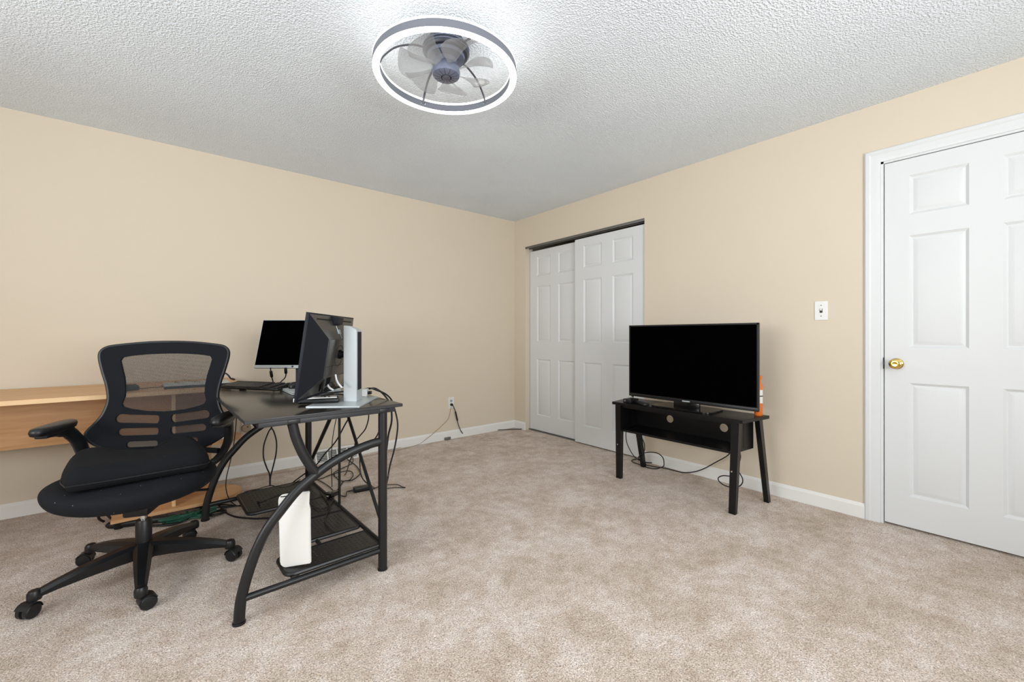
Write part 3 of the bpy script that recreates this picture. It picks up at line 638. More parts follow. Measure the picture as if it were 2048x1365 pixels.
# ------------------------------------------------------------------ monitors
def monitor(name, label, org, w, tilt, PW, PH, zb, col_off, chin, bx, by, colh=.86, bezel='silver', colm='silver'):
    """org: point on desk under the panel centre; w: unit vector along the panel (left to right from behind); n points to the back"""
    w = Vector(w).normalized(); n = Vector((w.y, -w.x, 0))
    t = thing(name, label, 'monitor', org)
    B4 = frame4(org, w, n, (0, 0, 1))
    P4 = B4@Matrix.Translation((0, 0, zb-org[2]))@Matrix.Rotation(-tilt, 4, 'X')     # panel: x along w, y to the back, z up
    b = MB(); b.box((-PW/2, -.006, 0), (PW/2, .006, PH), .002, M4=P4); b.build('panel_frame', 'monitor_side', t, world=True)
    b = MB(); b.box((-PW/2+.004, -.0068, chin), (PW/2-.004, -.0058, PH-.004), M4=P4); b.build('screen', 'screen', t, world=True)
    b = MB(); b.box((-PW/2, -.0085, 0), (PW/2, -.004, chin), .001, M4=P4); ck = b.build('chin', 'silver', t, world=True); ck['label'] = 'silver lower bezel'
    b = MB(); b.box((-PW/2, -.0072, chin), (-PW/2+.0028, -.005, PH), M4=P4).box((PW/2-.0028, -.0072, chin), (PW/2, -.005, PH), M4=P4).box((-PW/2, -.0072, PH-.0028), (PW/2, -.005, PH), M4=P4); b.build('bezel', bezel, t, world=True)
    b = MB(); b.lathe([(0, .0085), (.007, .0085), (.007, .0089), (0, .0089)], 14, M4=P4@Matrix.Translation((0, 0, chin/2))@Matrix.Rotation(PI/2, 4, 'X')); b.build('emblem', 'crease', ck, world=True)
    # truncated pyramid back
    xi, zt_, zb_ = PW*.27, PH*.72, PH*.25
    o = [(-PW/2+.004, .006, .012), (PW/2-.004, .006, .012), (PW/2-.004, .006, PH-.006), (-PW/2+.004, .006, PH-.006)]
    i_ = [(-xi, .052, zb_), (xi, .052, zb_), (xi, .052, zt_), (-xi, .052, zt_)]
    b = MB(); b.faces(o+i_, [(3, 2, 6, 7), (4, 5, 6, 7), (0, 1, 5, 4), (1, 2, 6, 5), (0, 1, 2, 3)], M4=P4); bkp = b.build('back_shell', 'monitor_back', t, world=True, smooth=0)
    b = MB(); b.faces([o[0], o[3], i_[3], i_[0]], [(0, 1, 2, 3)], M4=P4); bk2 = b.build('shaded_back_facet', 'monitor_side', t, world=True, smooth=0)  # left facet darker than the shell, its shading put into the colour
    b = MB(); b.box((-xi+.01, .0515, zb_+.006), (xi-.01, .0535, zt_-.004), .0008, M4=P4); bp_ = b.build('back_plate', 'monitor_back', t, world=True)
    b = MB(); b.box((-xi*.45, .0530, zb_+.006), (-xi*.45+.0015, .0538, zt_-.004), M4=P4).box((-xi+.01, .053, zb_+.05), (xi-.01, .0538, zb_+.0515), M4=P4); b.build('seam', 'dark_gap', bp_, world=True)
    b = MB(); b.ring([(.05, .0535), (.052, .0535), (.052, .0542), (.05, .0542)], 32); bmesh.ops.transform(b.bm, matrix=P4@Matrix.Translation((0, 0, PH*.5))@Matrix.Rotation(-PI/2, 4, 'X'), verts=b.bm.verts); b.build('mount_ring', 'dark_gap', bp_, world=True)
    # vent slots and camera box along the top of the back
    b = MB(); b.box((-PW*.38, .012, PH-.026), (PW*.38, .017, PH-.021), M4=P4); b.build('vent_slot', 'dark_gap', t, world=True)
    b = MB(); b.box((-.05, .006, PH-.042), (.05, .034, PH-.006), .003, M4=P4); b.build('webcam_housing', 'monitor_side', t, world=True)
    b = MB(); b.box((-xi+.02, .030, .030), (xi-.02, .0505, zb_+.004), .004, M4=P4); b.build('port_recess', 'gloss_black', t, world=True)
    # emblem of four slanted strokes on the back
    L4 = P4@Matrix.Translation((-PW*.03, .0545, PH*.80))@Matrix.Rotation(math.radians(36), 4, 'X')
    # stand
    cy = col_off; cz_ = .0
    b = MB(); b.prism(rrect(bx[0], cy+by[0], bx[1], cy+by[1], .006), 0, .007, bev=.0015, M4=B4); b.build('base_plate', 'silver', t, world=True)
    hh = zb+PH*colh-org[2]
    b = MB(); b.prism([(cy-.030, .007), (cy+.032, .007), (cy+.032, hh-.022), (cy-.002, hh-.004), (cy-.030, hh)], -.042, .042, 'x', bev=.002, M4=B4); b.build('stand_column', colm, t, world=True)
    b = MB(); b.box((-.028, cy+.0315, .06), (.028, cy+.0330, hh-.03), M4=B4); b.build('cable_channel', 'dark_gap', t, world=True)
    zc = PH*.5*math.cos(tilt)+zb-org[2]
    b = MB(); b.tube([(0, cy-.03, zc), (0, cy-.055, zc)], .016, 14, M4=B4); b.tube([(0, cy-.05, zc), (0, .045+math.sin(tilt)*PH*.5, zc)], .022, 14, M4=B4); b.build('tilt_joint', 'gloss_black', t, world=True)
    return t, P4, B4
m1, P1, B1 = monitor('monitor', 'monitor seen from behind, silver stand with column at the near desk end', (.598, 2.171, .765), (.6, .8, 0), math.radians(8), .57, .383, .806, .146, .016, (-.18, .125), (-.150, .088), bezel='monitor_side')
m2, P2, B2 = monitor('monitor', 'monitor with black screen towards the room, at the far desk end', (.640, 2.965, .765), tuple(-RT), math.radians(18), .49, .326, .878, .145, .020, (-.10, .10), (-.12, .045), .45, colm='fan_dark')
# strokes of the round emblem on the near monitor's back: h and p as thin bars
b = MB(); px_ = .0; PHm = .383
def bar(x0, z0, x1, z1, w=.0042):
    # on the upper sloping face of the back shell
    zz0, zz1 = PHm*.72, PHm-.006
    def y_at(z): return .052+(z-zz0)/(zz1-zz0)*(.006-.052)+.0012
    ctr = [(x0, y_at(z0), z0), (x1, y_at(z1), z1)]
    b.tube([P1@Vector(q) for q in ctr], w*.5, 6)
Lx, Lz = -.001, .312
bar(Lx-.016, Lz+.022, Lx-.016, Lz-.014); bar(Lx-.004, Lz+.004, Lx-.004, Lz-.014); bar(Lx-.016, Lz+.004, Lx-.004, Lz+.004)
bar(Lx+.006, Lz+.004, Lx+.006, Lz-.034); bar(Lx+.018, Lz+.004, Lx+.018, Lz-.014); bar(Lx+.006, Lz+.004, Lx+.018, Lz+.004); bar(Lx+.006, Lz-.014, Lx+.018, Lz-.014)
b.build('back_emblem', 'silver', m1, world=True)

# ------------------------------------------------------------------ things on the black desk
# keyboard
ka, kd = Vector((.262, 3.085, .768)), Vector((.56, -.828, 0)).normalized(); kv = Vector((-kd.y, kd.x, 0))
kt = thing('keyboard', 'black full-size computer keyboard in front of the far monitor', 'keyboard', tuple(ka))
K4 = frame4(tuple(ka), tuple(kd), tuple(kv), (0, 0, 1))@Matrix.Rotation(.14, 4, 'X')
b = MB(); b.box((0, 0, 0), (.440, .135, .012), .003, M4=K4); b.build('case', 'black_plastic', kt, world=True)
kw = .0186
for r in range(6):
    for c_ in range(22):
        if c_ in (15, 19) : continue
        if r == 0 and 3 < c_ < 10: continue
        x0 = .010+c_*.0192; y0 = .008+r*.0195+(.004 if r == 5 else 0)
        b = MB(); b.prism([(x0, y0), (x0+.0165, y0), (x0+.0165, y0+.0165), (x0, y0+.0165)], .012, .018, M4=K4); b.build('key', 'key', kt, world=True, smooth=0)
b = MB(); b.prism([(.087, .008), (.199, .008), (.199, .0245), (.087, .0245)], .012, .018, M4=K4); b.build('space_bar', 'key', kt, world=True, smooth=0)
b = MB(); b.box((.02, .115, -.022), (.06, .130, .002), M4=K4).box((.38, .115, -.022), (.42, .130, .002), M4=K4); b.build('fold_out_foot', 'black_plastic', kt, world=True)
# closed silver laptop + mouse
lt = thing('laptop', 'closed silver laptop lying on the black desk under a mouse', 'laptop', (.665, 2.66, .765))
b = MB(); b.box((.536, 2.50, .7665), (.790, 2.82, .7735), .002); b.build('laptop_body', 'silver', lt, world=True)
b = MB(); b.box((.536, 2.50, .7745), (.790, 2.82, .780), .002); b.build('laptop_lid', 'silver', lt, world=True)
b = MB(); b.box((.540, 2.504, .7733), (.786, 2.816, .7747)); b.build('hinge_gap', 'dark_gap', lt, world=True)
def mouse(name, label, loc_, rz):
    t = thing(name, label, 'mouse', loc_, rz)
    def rg(f, z): return [(.031*f*math.cos(2*PI*k/20), .055*f*math.sin(2*PI*k/20), z) for k in range(20)]
    loft([rg(.94, 0), rg(1, .006), rg(.98, .016), rg(.86, .027), rg(.6, .034), rg(.2, .037)]).build('mouse_shell', 'black_plastic', t, smooth=80)
    b = MB(); b.lathe([(0, -.004), (.009, -.004), (.009, .004), (0, .004)], 14, M4=Matrix.Translation((0, .030, .027))@Matrix.Rotation(PI/2, 4, 'Y')); b.build('scroll_wheel', 'crease', t)
    return t
mouse('computer_mouse', 'black computer mouse resting on the closed silver laptop', (.612, 2.72, .780), 2.0)
# black docking bar in front of the near monitor's base
hb = thing('docking_station', 'long black bar with pale top lying on the near monitor base', 'docking station', (.55, 2.05, .773))
h0, h1 = onz(594, 810, .773), onz(679, 806, .773); hd = (h1-h0).normalized(); hv = Vector((-hd.y, hd.x, 0)); HL = (h1-h0).length
H4 = frame4(tuple(h0), tuple(hd), tuple(hv), (0, 0, 1))
b = MB(); b.box((0, 0, 0), (HL, .055, .022), .009, M4=H4, seg=3); b.build('dock_body', 'black_plastic', hb, world=True)
b = MB(); b.box((.03, .012, .0215), (HL-.012, .050, .026), .002, M4=H4); b.build('dock_top', 'white_plastic', hb, world=True)
for q in (.62, .72, .93):
    b = MB(); b.box((HL*q, .02, .0255), (HL*q+.008, .03, .031), .001, M4=H4); b.build('button', 'black_plastic', hb, world=True)
wa = onz(729, 794, .772)
t = thing('power_adapter', 'small white power adapter behind the silver stand column', 'adapter', (wa.x, wa.y, .772))
b = MB(); b.box((-.022, -.02, .0), (.022, .03, .036), .003, M4=Matrix.Translation((wa.x+.005, wa.y+.03, .772))@Matrix.Rotation(-.6, 4, 'Z')); b.build('adapter_body', 'white_plastic', t, world=True)
b = MB(); b.box((.0225, -.005, .008), (.040, .018, .024), .002, M4=Matrix.Translation((wa.x+.005, wa.y+.03, .772))@Matrix.Rotation(-.6, 4, 'Z')); b.build('connector', 'black_plastic', t, world=True)

# white card sleeve standing on the near tray
ww0, ww1 = Vector((.376, 1.967, 0)), Vector((.478, 1.897, 0)); wdv = (ww1-ww0).normalized(); wn = Vector((-wdv.y, wdv.x, 0))
ws = thing('card_sleeve', 'white card sleeve with rounded corners standing on the near foot tray', 'packaging', (.43, 1.93, .122))
W4 = frame4((.374, 1.968, .1215), tuple(wdv), (0, 0, 1), tuple(-wn))
prof = [(.022, 0), (.012, .004), (.004, .012), (.001, .024), (-.002, .15), (-.006, .278), (-.003, .292), (.006, .301), (.018, .304), (.118, .313), (.116, .26), (.121, .235), (.122, .13), (.124, .012)]
b = MB(); b.prism(prof, -.014, 0, bev=.003, M4=W4); b.build('sleeve_body', 'paper', ws, world=True, smooth=50)
b = MB(); b.box((.028, .292, .0), (.062, .296, .0008), M4=W4@Matrix.Rotation(.08, 4, 'Z')); b.build('hang_slot', 'dark_gap', ws, world=True)
b = MB(); b.tube([(W4@Vector(q)) for q in ((.002, .266, .0005), (.06, .262, .001), (.116, .252, .0005))], .0012, 6); b.build('fold_line', 'paper', ws, world=True)

# ------------------------------------------------------------------ things on the wooden desk
lp = thing('laptop', 'dark closed laptop on the wooden desk, seen through the chair mesh', 'laptop', (.17, 3.33, .770))
b = MB(); b.box((.006, 3.22, .772), (.335, 3.45, .784), .003); b.build('laptop_body', 'black_plastic', lp, world=True)
b = MB(); b.box((.006, 3.222, .7845), (.335, 3.45, .790), .002); b.build('laptop_lid', 'silver', lp, world=True)
mouse('computer_mouse', 'black computer mouse on the wooden desk left of the dark laptop', (-.15, 3.27, .771), -1.0)
def cable(name, label, pts, r=.0032, m_='cable', k=7, n=7, cat='cable', smoothp=True, group=None, ends=None):
    P_ = smooth_path(pts, k) if smoothp else pts
    b = MB(); b.tube(P_, r, n); o = b.build(name, m_); tag(o, label, cat, group)
    return o
Zf = lambda z, L: [onz(x, y, z) for x, y in L]
Xf = lambda X_, L: [onx(x, y, X_) for x, y in L]
Yf = lambda Y_, L: [ony(x, y, Y_) for x, y in L]
cable('mouse_cable', 'thin black mouse cable on the wooden desk', [(-.10, 3.30, .776), (-.05, 3.33, .775), (0, 3.36, .774), (.0, 3.48, .774), (.1, 3.55, .774)], .002)
cable('coiled_cable', 'small loop of black cable standing on the back of the wooden desk', [(.30, 3.62, .774), (.325, 3.60, .79), (.335, 3.60, .815), (.345, 3.60, .82), (.36, 3.59, .805), (.375, 3.585, .782), (.395, 3.58, .774), (.395, 3.68, .774)], .0055)
# cables of the far monitor, each with its ferrite
for i, (pp, lb) in enumerate((([(541, 736), (542, 748), (545, 760), (548, 772)], 'black cable with ferrite bead hanging below the far monitor, left of two'), ([(571, 736), (572, 748), (570, 756), (563, 763), (556, 770)], 'black cable with plug hanging below the far monitor, right of two'))):
    q = [EYE+sight(x, y)*d for (x, y), d in zip(pp, (2.68, 2.69, 2.70, 2.72, 2.75))]
    o = cable('monitor_strand', lb, q, .0035)
    b = MB(); a_, c_ = (q[0], q[1]) if i else (q[1].lerp(q[0], .5), q[2].lerp(q[1], .4)); b.tube([a_, a_.lerp(c_, .15), a_.lerp(c_, .85), c_], .009, 10, rs=[.006, .009, .009, .006]); b.build('ferrite' if not i else 'plug', 'black_plastic', o)
# cables and two white arcs around the near monitor
cable('desk_cable', 'black cable arching off the back edge of the black desk to the floor', [onz(700, 786, .785), onz(728, 779, .80), onz(740, 777, .805), onx(751, 780, .80), onx(770, 788, .86), onx(782, 799, .90), onx(788, 814, .915), onx(795, 844, .925), onx(794, 869, .925), onx(788, 902, .92), onx(780, 932, .91), onx(775, 960, .90), onz(772, 975, .02)], .0042)
cable('desk_cable', 'shorter black cable loop behind the silver stand column', [onz(715, 784, .785), onz(735, 779, .80), onz(748, 777, .805), onz(757, 781, .795), onz(764, 786, .785), onx(772, 795, .885), onx(779, 806, .902), onx(783, 822, .908), onx(783, 845, .908), onx(777, 870, .905), onx(773, 900, .90), onx(768, 930, .89), onz(766, 965, .01)], .0048)
for i, (pp, lb) in enumerate((([(652, 757), (654, 768), (659, 776), (667, 781)], 'white arc bowing below the near monitor, left of two'), ([(671, 750), (673, 760), (677, 768), (684, 776)], 'white arc bowing below the near monitor, right of two'))):
    q = [EYE+sight(x, y)*d for (x, y), d in zip(pp, (1.99, 1.98, 1.97, 1.97))]
    cable('monitor_strand', lb, q, .0045, 'arc_white')
for i, (pp, lb) in enumerate((([(640, 793), (655, 789), (670, 785), (684, 784), (694, 782)], 'black cable on the near monitor base, upper of two'), ([(628, 792), (650, 791), (668, 789), (685, 790), (694, 792)], 'black cable on the near monitor base, lower of two'))):
    cable('base_cable', lb, Zf(.781, pp), .004)

# ------------------------------------------------------------------ cables below the desk
cable('hanging_cable', 'black cable bowing left below the far desk end', Yf(2.95, [(558, 786), (556, 800), (545, 850), (537, 865), (528, 890), (527, 915), (533, 935), (539, 950), (540, 972)]), .0042)
cable('hanging_cable', 'black cable bowing right below the far desk end', Yf(2.96, [(528, 786), (530, 800), (541, 850), (548, 865), (553, 885), (552, 908), (546, 935), (541, 955), (540, 972)]), .0042)
cable('hanging_cable', 'thin black cable hanging beside the right chair armrest to the floor', Yf(3.135, [(475, 786), (474, 800), (473, 835), (470, 870), (465, 905), (459, 930), (453, 955), (452, 978), (458, 998)])+[onz(470, 1010, .012), onz(488, 1013, .012), onz(520, 1003, .14)], .0028)
cable('floor_cable', 'black cable curving on the carpet in front of the far foot tray', Zf(.008, [(430, 1002), (441, 1015), (455, 1028), (475, 1035), (510, 1038), (545, 1037)]), .005)
cable('floor_cable', 'black cable running from the green cord to the far tray', Zf(.009, [(385, 1033), (420, 1028), (445, 1018), (470, 1013), (500, 1010)])+[onz(520, 1006, .135), onz(540, 998, .135), onz(562, 990, .135), onz(582, 984, .135), onz(602, 978, .135)], .0038)
cable('floor_cable', 'black cable bent back on itself beside the curved far leg', Zf(.008, [(380, 1025), (410, 1020), (440, 1015), (470, 1012), (440, 1010), (415, 1012), (390, 1016)]), .0042)
cable('floor_cable', 'black cable looping over the far foot rail', [onz(600, 960, .125), onz(575, 975, .12), onz(553, 974, .12), onz(540, 972, .115), onz(515, 979, .02), onz(495, 983, .008), onz(486, 988, .008), onz(492, 996, .008)], .0032)
cable('tray_cable', 'thin black cable trailing across the foot trays', Zf(.128, [(640, 985), (652, 1000), (660, 1015), (652, 1032), (650, 1045), (660, 1058), (668, 1065)]), .0028)
cable('tray_cable', 'black cable loop lying on the middle foot tray', Zf(.128, [(625, 1012), (640, 1019), (655, 1015), (664, 1005), (668, 993), (660, 985), (650, 987)]), .003)
cable('hanging_cable', 'black cable slanting from the register to the far foot rail', [onx(x, y, q) for x, y, q in ((712, 806, .80), (704, 826, .82), (690, 850, .82), (675, 878, .82), (664, 893, .81), (650, 908, .80), (634, 929, .78), (615, 944, .74), (597, 957, .70), (583, 968, .67))], .0042)
cable('hanging_cable', 'thin black cable hanging left of the diagonal desk rod', Yf(2.7, [(680, 786), (676, 810), (674, 830), (668, 860), (664, 890), (663, 930), (664, 975)]), .0026)
cable('hanging_cable', 'black cable curling down behind the middle desk rod', Xf(.83, [(736, 806), (737, 820), (737, 838), (731, 858), (720, 872), (711, 884), (708, 905), (700, 922)])+Zf(.008, [(690, 950), (672, 955), (669, 948)]), .0034)
cable('hanging_cable', 'black cable swinging left of the near straight leg', Xf(.84, [(764, 810), (763, 826), (762, 850), (755, 870), (747, 882), (738, 898), (722, 905), (720, 935), (724, 955), (735, 968)])+Zf(.008, [(748, 976), (762, 980), (772, 979)]), .0034)
cable('floor_cable', 'black cable loop on the carpet behind the desk, larger of two', [onz(668, 990, .135), onz(672, 984, .06)]+Zf(.010, [(680, 974), (688, 963), (704, 961), (718, 951), (720, 944), (712, 932), (700, 923), (688, 914), (676, 908)]), .0042)
cable('floor_cable', 'black cable loop on the carpet behind the desk, smaller of two', Zf(.010, [(612, 968), (628, 962), (645, 957), (665, 949), (690, 943), (703, 944), (706, 952), (698, 961), (680, 962), (669, 952), (668, 946), (685, 937), (703, 928), (706, 918), (700, 906)]), .0036)
cable('floor_cable', 'thin black cable looping right of the power brick', Zf(.008, [(745, 979), (755, 975), (762, 971), (780, 970), (795, 970), (804, 974), (810, 976), (790, 976), (770, 978)]), .0028)
pb0, pb1 = onz(709, 988, .0), onz(745, 981, .0); pd = (pb1-pb0).normalized(); B4_ = frame4(tuple(pb0), tuple(pd), (-pd.y, pd.x, 0), (0, 0, 1))
t = thing('power_brick', 'black power brick on the carpet behind the desk', 'power adapter', tuple(pb0))
b = MB(); b.box((0, 0, .002), ((pb1-pb0).length, .055, .032), .004, M4=B4_); b.build('brick_body', 'black_plastic', t, world=True)
b = MB(); b.tube([B4_@Vector((-.035, .027, .014)), B4_@Vector((-.01, .027, .015)), B4_@Vector((.002, .027, .016))], .006, 8); b.build('cord_sleeve', 'cable', t, world=True)
cable('floor_cable', 'thin black cable leading to the power brick', Zf(.008, [(630, 958), (645, 965), (660, 975), (670, 986), (682, 992), (692, 993)])+[B4_@Vector((-.045, .027, .012)), B4_@Vector((-.025, .027, .014))], .0032)
t = thing('cable_adapter', 'small black adapter with shiny plugs lying on the middle foot tray', 'adapter', (.72, 2.72, .13))
ad = onz(665, 993, .124)
b = MB(); b.box((-.03, -.02, 0), (.035, .02, .025), .004, M4=Matrix.Translation(ad)@Matrix.Rotation(.5, 4, 'Z')); b.build('adapter_body', 'gloss_black', t, world=True)
b = MB(); b.box((.036, -.008, .006), (.052, .008, .016), .001, M4=Matrix.Translation(ad)@Matrix.Rotation(.5, 4, 'Z')).box((-.046, -.008, .006), (-.031, .008, .016), .001, M4=Matrix.Translation(ad)@Matrix.Rotation(.5, 4, 'Z')); b.build('plug', 'chrome', t, world=True)

# ------------------------------------------------------------------ below the wooden desk
b = MB(); q0 = onz(212, 1052, .022); q1 = Vector((.12, 3.14, .022)); q2 = q0.lerp(q1, .5)
b.tube([q0, q0.lerp(q1, .03), q0.lerp(q1, .08), q2, q1], .02, 12, rs=[.008, .017, .020, .020, .018])
tag(b.build('padded_tube', 'cable'), 'thick black padded tube on the carpet below the wooden shelf', 'tube')
cable('floor_cable', 'black cable hoop at the left end of the wooden shelf', [onz(208, 1044, .03), onz(200, 1040, .05), onz(197, 1034, .07), onz(200, 1028, .09), onz(208, 1026, .06), (-.2, 3.28, .02)], .0065)
gp = []
for k in range(26):
    u = k/25; gp.append((.0+.26*u+.018*math.sin(k*2.1), 3.10+.02*math.sin(k*1.3)-.02*u, .022+.016*math.sin(k*1.7+1)))
gc = thing('green_cord', 'tangled dark green cord bundled below the wooden shelf', 'cord', (.1, 3.12, 0))
for j in range(5):
    pts = [(.0+.23*((k+j*1.7) % 9)/9+.03*math.sin(k*2.4+j), 3.125+.030*math.sin(k*1.9+j*1.3), .014+.010*j*.5+.012*math.sin(k*1.1+j)**2) for k in range(9)]
    b = MB(); b.tube(smooth_path(pts, 6), .0065, 7); b.build('cord_loop', 'green', gc, world=True)
for j in range(14):
    cx_, cy_ = .03+.20*random.random(), 3.11+.05*random.random()
    b = MB(); b.faces([(cx_-.022, cy_, .03), (cx_, cy_-.014, .040), (cx_+.022, cy_, .034), (cx_, cy_+.014, .046)], [(0, 1, 2, 3)], M4=Matrix.Translation((cx_, cy_, 0))@Matrix.Rotation(random.random()*3, 4, 'Z')@Matrix.Translation((-cx_, -cy_, 0)))
    o = b.build('wrap', 'green', gc, world=True); md = o.modifiers.new('thickness', 'SOLIDIFY'); md.thickness = .004
cable('floor_cable', 'black cable bundle beside the green cord', [(-.05, 3.14, .012), (.05, 3.09, .012), (.15, 3.14, .014), (.24, 3.085, .012), (.30, 3.12, .012), (.22, 3.16, .012), (.1, 3.17, .012)], .007)

# ------------------------------------------------------------------ cords along the left wall
YB = YW-.020
cable('telephone_cord', 'beige cord dropping from the outlet and along the baseboard', [OM1@Vector((-.005, -.045, .012)), OM1@Vector((-.01, -.07, .012)), *Yf(YW-.025, [(897, 838), (885, 851), (870, 865), (855, 877)]), *Zf(.006, [(838, 889), (815, 896), (788, 902), (755, 908), (700, 920), (650, 928), (600, 939), (560, 946), (500, 954), (465, 960)])], .0028, 'cable_beige', cat='cord')
cable('telephone_cord', 'second beige cord lying against the foot of the left baseboard', [*Zf(.006, [(845, 886), (820, 891), (790, 898), (760, 903), (720, 910)])], .0024, 'cable_beige', cat='cord')
oc = cable('extension_lead', 'black cord from the outlet down and along the floor to the corner', [OM1@Vector((.002, -.020, .03)), OM1@Vector((.010, -.036, .034)), *Yf(YW-.03, [(910.5, 822), (913, 833), (915.5, 845), (919, 856), (923, 864)]), *Zf(.006, [(930, 871), (945, 868), (965, 864), (990, 861), (1020, 859.5), (1046, 858.5)])], .0042, cat='cord')
b = MB(); b.lathe([(0, .008), (.014, .008), (.015, .014), (.012, .030), (.007, .038), (0, .038)], 14, M4=OM1@Matrix.Translation((0, -.0195, 0)), cap=False); b.build('plug', 'black_plastic', oc)
q = Yf(YW-.03, [(911, 824), (913, 833), (915, 842)])
b = MB(); b.tube(q, .0085, 8); b.build('cord_tie', 'black_plastic', oc)

# ------------------------------------------------------------------ TV stand
ts = thing('tv_stand', 'black wooden tv stand with open shelf and splayed legs', 'tv stand', (2.82, 1.54, 0))
ZT = .580
b = MB(); b.prism([(2.664, 1.069), (2.962, 1.026), (2.962, 2.060), (2.664, 2.017)], ZT-.020, ZT, bev=.0015); b.build('top', 'tv_wood', ts, world=True)
ys0, ys1 = (1.135, 1.112), (1.965, 1.988)     # front / back ends of the open box
xf_, xb_ = 2.692, 2.94
b = MB(); b.prism([(xf_, ys0[0]), (xb_, ys0[1]), (xb_, ys1[1]), (xf_, ys1[0])], .360, .376, bev=.001); b.build('shelf', 'tv_wood', ts, world=True)
for ya, yb_, s in ((ys0[0], ys0[1], 1), (ys1[0], ys1[1], -1)):
    for x0, x1 in ((xf_, xf_+.123), (xf_+.126, xb_)):
        f = lambda x: ya+(yb_-ya)*(x-xf_)/(xb_-xf_)
        b = MB(); b.prism([(x0, f(x0)), (x1, f(x1)), (x1, f(x1)+s*.014), (x0, f(x0)+s*.014)], .376, ZT-.020, bev=.0008); b.build('side_panel', 'tv_wood', ts, world=True)
h_ = [[(yc+.028*math.cos(a), .462+.028*math.sin(a)) for a in [2*PI*k/24 for k in range(24)]] for yc in (1.295, 1.690)]
b = MB(); b.prism([(ys0[1]+.014, .376), (ys1[1]-.014, .376), (ys1[1]-.014, ZT-.020), (ys0[1]+.014, ZT-.020)], xb_-.010, xb_-.004, 'x', holes=h_); b.build('back_panel', 'tv_wood', ts, world=True, smooth=0)
b = MB(); b.box((xf_, ys0[0]+.014, ZT-.040), (xf_+.012, ys1[0]-.014, ZT-.0205)); b.build('front_rail', 'tv_wood', ts, world=True)
def tleg(top, bot, w0, w1):
    v = []
    for (x, y, z), (wx, wy) in ((top, w0), (bot, w1)):
        v += [(x-wx/2, y-wy/2, z), (x+wx/2, y-wy/2, z), (x+wx/2, y+wy/2, z), (x-wx/2, y+wy/2, z)]
    b = MB(); b.faces(v, [(0, 1, 2, 3), (4, 5, 6, 7), (0, 1, 5, 4), (1, 2, 6, 5), (2, 3, 7, 6), (3, 0, 4, 7)]); return b.build('leg', 'tv_wood', ts, world=True, smooth=0)
tleg((2.690, 1.112, ZT-.021), (2.684, 1.132, 0), (.045, .046), (.030, .040))
tleg((2.690, 1.966, ZT-.021), (2.690, 1.968, 0), (.045, .046), (.030, .040))
tleg((2.945, 1.085, ZT-.021), (3.045, 1.068, 0), (.050, .030), (.034, .030))
tleg((2.945, 2.010, ZT-.021), (3.075, 2.010, 0), (.050, .030), (.034, .030))
for y in (1.132, 1.968):
    b = MB(); b.lathe([(0, 0), (.005, 0), (.005, .002), (0, .003)], 10, M4=frame4((2.668, y, .26), (0, 1, 0), (0, 0, 1), (-1, 0, 0)), cap=False); b.build('bolt', 'chrome', ts, world=True)

# television
tv = thing('television', 'flat black television standing on the black tv stand', 'television', (2.81, 1.49, ZT))
y0, y1, z0, z1, xt = 1.029, 1.956, .621, 1.166, 2.800
b = MB(); b.box((xt, y0, z0), (xt+.020, y1, z1), .003).box((xt+.018, y0+.12, z0+.05), (xt+.055, y1-.12, z1-.12), .015); b.build('tv_case', 'gloss_black', tv, world=True)
b = MB(); b.box((xt-.0015, y0+.010, z0+.026), (xt+.0005, y1-.010, z1-.010)); b.build('screen', 'screen', tv, world=True)
b = MB(); b.box((xt-.004, y0, z0), (xt+.002, y1, z0+.022), .0012).box((xt-.003, y0, z1-.010), (xt+.002, y1, z1)).box((xt-.003, y0, z0), (xt+.002, y0+.010, z1)).box((xt-.003, y1-.010, z0), (xt+.002, y1, z1)); b.build('bezel', 'black_plastic', tv, world=True)
b = MB(); b.box((xt-.0045, 1.465, z0+.006), (xt-.0038, 1.520, z0+.014)); b.build('badge', 'silver', tv, world=True)
b = MB(); b.box((xt-.005, 1.925, z0-.006), (xt+.01, 1.935, z0), .001); b.build('ir_sensor', 'gloss_black', tv, world=True)
b = MB(); b.box((xt-.004, 1.400, ZT+.008), (xt+.022, 1.585, z0+.005), .004); b.build('neck', 'gloss_black', tv, world=True)
b = MB(); b.prism(rrect(2.685, 1.275, 2.925, 1.715, .05), ZT+.001, ZT+.011, bev=.004); b.build('foot_plate', 'gloss_black', tv, world=True)
# set top box and remote
sb = onz(1248, 806, ZT)
t = thing('set_top_box', 'small black media box on the left end of the tv stand', 'media box', (2.70, 1.87, ZT))
b = MB(); b.box((2.690, 1.865, ZT+.001), (2.790, 1.935, ZT+.030), .003); b.build('box_body', 'black_plastic', t, world=True)
b = MB(); b.lathe([(0, 0), (.007, 0), (.007, .0015), (0, .0015)], 14, M4=frame4((2.690, 1.918, ZT+.016), (0, 1, 0), (0, 0, 1), (-1, 0, 0)), cap=False); b.build('power_button', 'fan_band', t, world=True)
R4 = Matrix.Translation((2.715, 1.79, ZT+.001))@Matrix.Rotation(math.radians(62), 4, 'Z')
t = thing('remote_control', 'black remote control beside the media box on the tv stand', 'remote', (2.715, 1.79, ZT))
b = MB(); b.box((-.075, -.022, 0), (.075, .022, .018), .005, M4=R4); b.build('remote_body', 'black_plastic', t, world=True)
for i in range(5):
    for j in range(3):
        b = MB(); b.box((-.06+i*.022, -.014+j*.011, .0175), (-.048+i*.022, -.007+j*.011, .020), M4=R4); b.build('button', 'crease', t, world=True, smooth=0)
b = MB(); b.tube(smooth_path([(xt+.012, 1.925, z0+.002), (xt+.008, 1.93, z0-.02), (xt+.012, 1.93, ZT+.006), (xt+.03, 1.90, ZT+.006)]), .003, 7); b.build('dangling_cord', 'cable', tv, world=True)
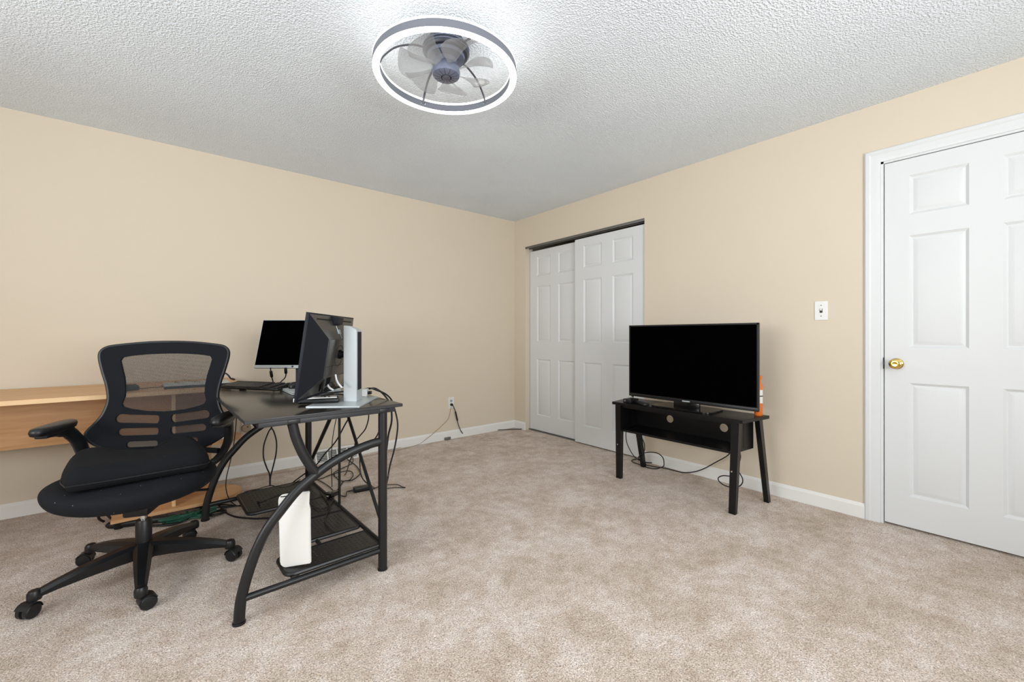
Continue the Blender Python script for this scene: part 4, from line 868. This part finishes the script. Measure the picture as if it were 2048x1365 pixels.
# orange and white spray bottle behind the right end of the screen
t = thing('spray_bottle', 'orange and white spray bottle behind the right end of the television', 'bottle', (2.925, 1.072, ZT))
bc = (2.918, 1.074, ZT)
b = MB(); b.lathe([(.021, 0), (.024, .004), (.024, .080)], 24, bc); b.build('lower_label', 'orange', t, world=True)['label'] = 'orange printed lower label'
b = MB(); b.lathe([(.0238, .080), (.0238, .160), (.020, .172)], 24, bc); b.build('bottle_body', 'white_plastic', t, world=True)
b = MB(); b.lathe([(.0243, .122), (.0243, .128)], 24, bc, cap=False); b.build('black_stripe', 'dark_gap', t, world=True)
b = MB(); b.lathe([(.0245, .165), (.024, .190), (.017, .205), (.014, .222), (.021, .238), (.021, .250), (.012, .254)], 24, bc); b.build('spray_head', 'orange', t, world=True)

# cables at the tv stand
cable('tv_cable', 'black cable hanging from the left end of the tv stand to the floor', Xf(2.98, [(1252, 860), (1252, 876), (1255, 890), (1263, 906), (1271, 916)])+Zf(.006, [(1278, 921), (1290, 927)]), .0036)
cable('tv_cable', 'black cable looping round the rear left leg of the tv stand', Xf(3.03, [(1274, 862), (1283, 875), (1289, 890), (1288, 905), (1283, 915), (1276, 920), (1279, 912), (1287, 907), (1300, 905), (1315, 907), (1325, 915), (1328, 925)])+Zf(.006, [(1326, 934), (1312, 938), (1296, 936), (1280, 930), (1266, 925), (1264, 921), (1275, 919), (1290, 925), (1305, 926), (1318, 925), (1335, 929), (1350, 936)]), .0040)
cable('tv_cable', 'black cable sagging along the wall behind the tv stand', Zf(.006, [(1284, 929), (1310, 934), (1330, 937), (1350, 942)])+Xf(3.15, [(1368, 946), (1390, 944), (1410, 937), (1430, 926), (1452, 914), (1462, 905)]), .0040)
cable('tv_cable', 'black cable in a figure of eight behind the right tv stand leg', Xf(3.0, [(1479, 903), (1481, 914), (1478, 926), (1472, 934), (1478, 945), (1485, 958), (1484, 968), (1476, 974), (1462, 975), (1448, 971), (1438, 963), (1437, 956), (1446, 952), (1460, 953)]), .0038)
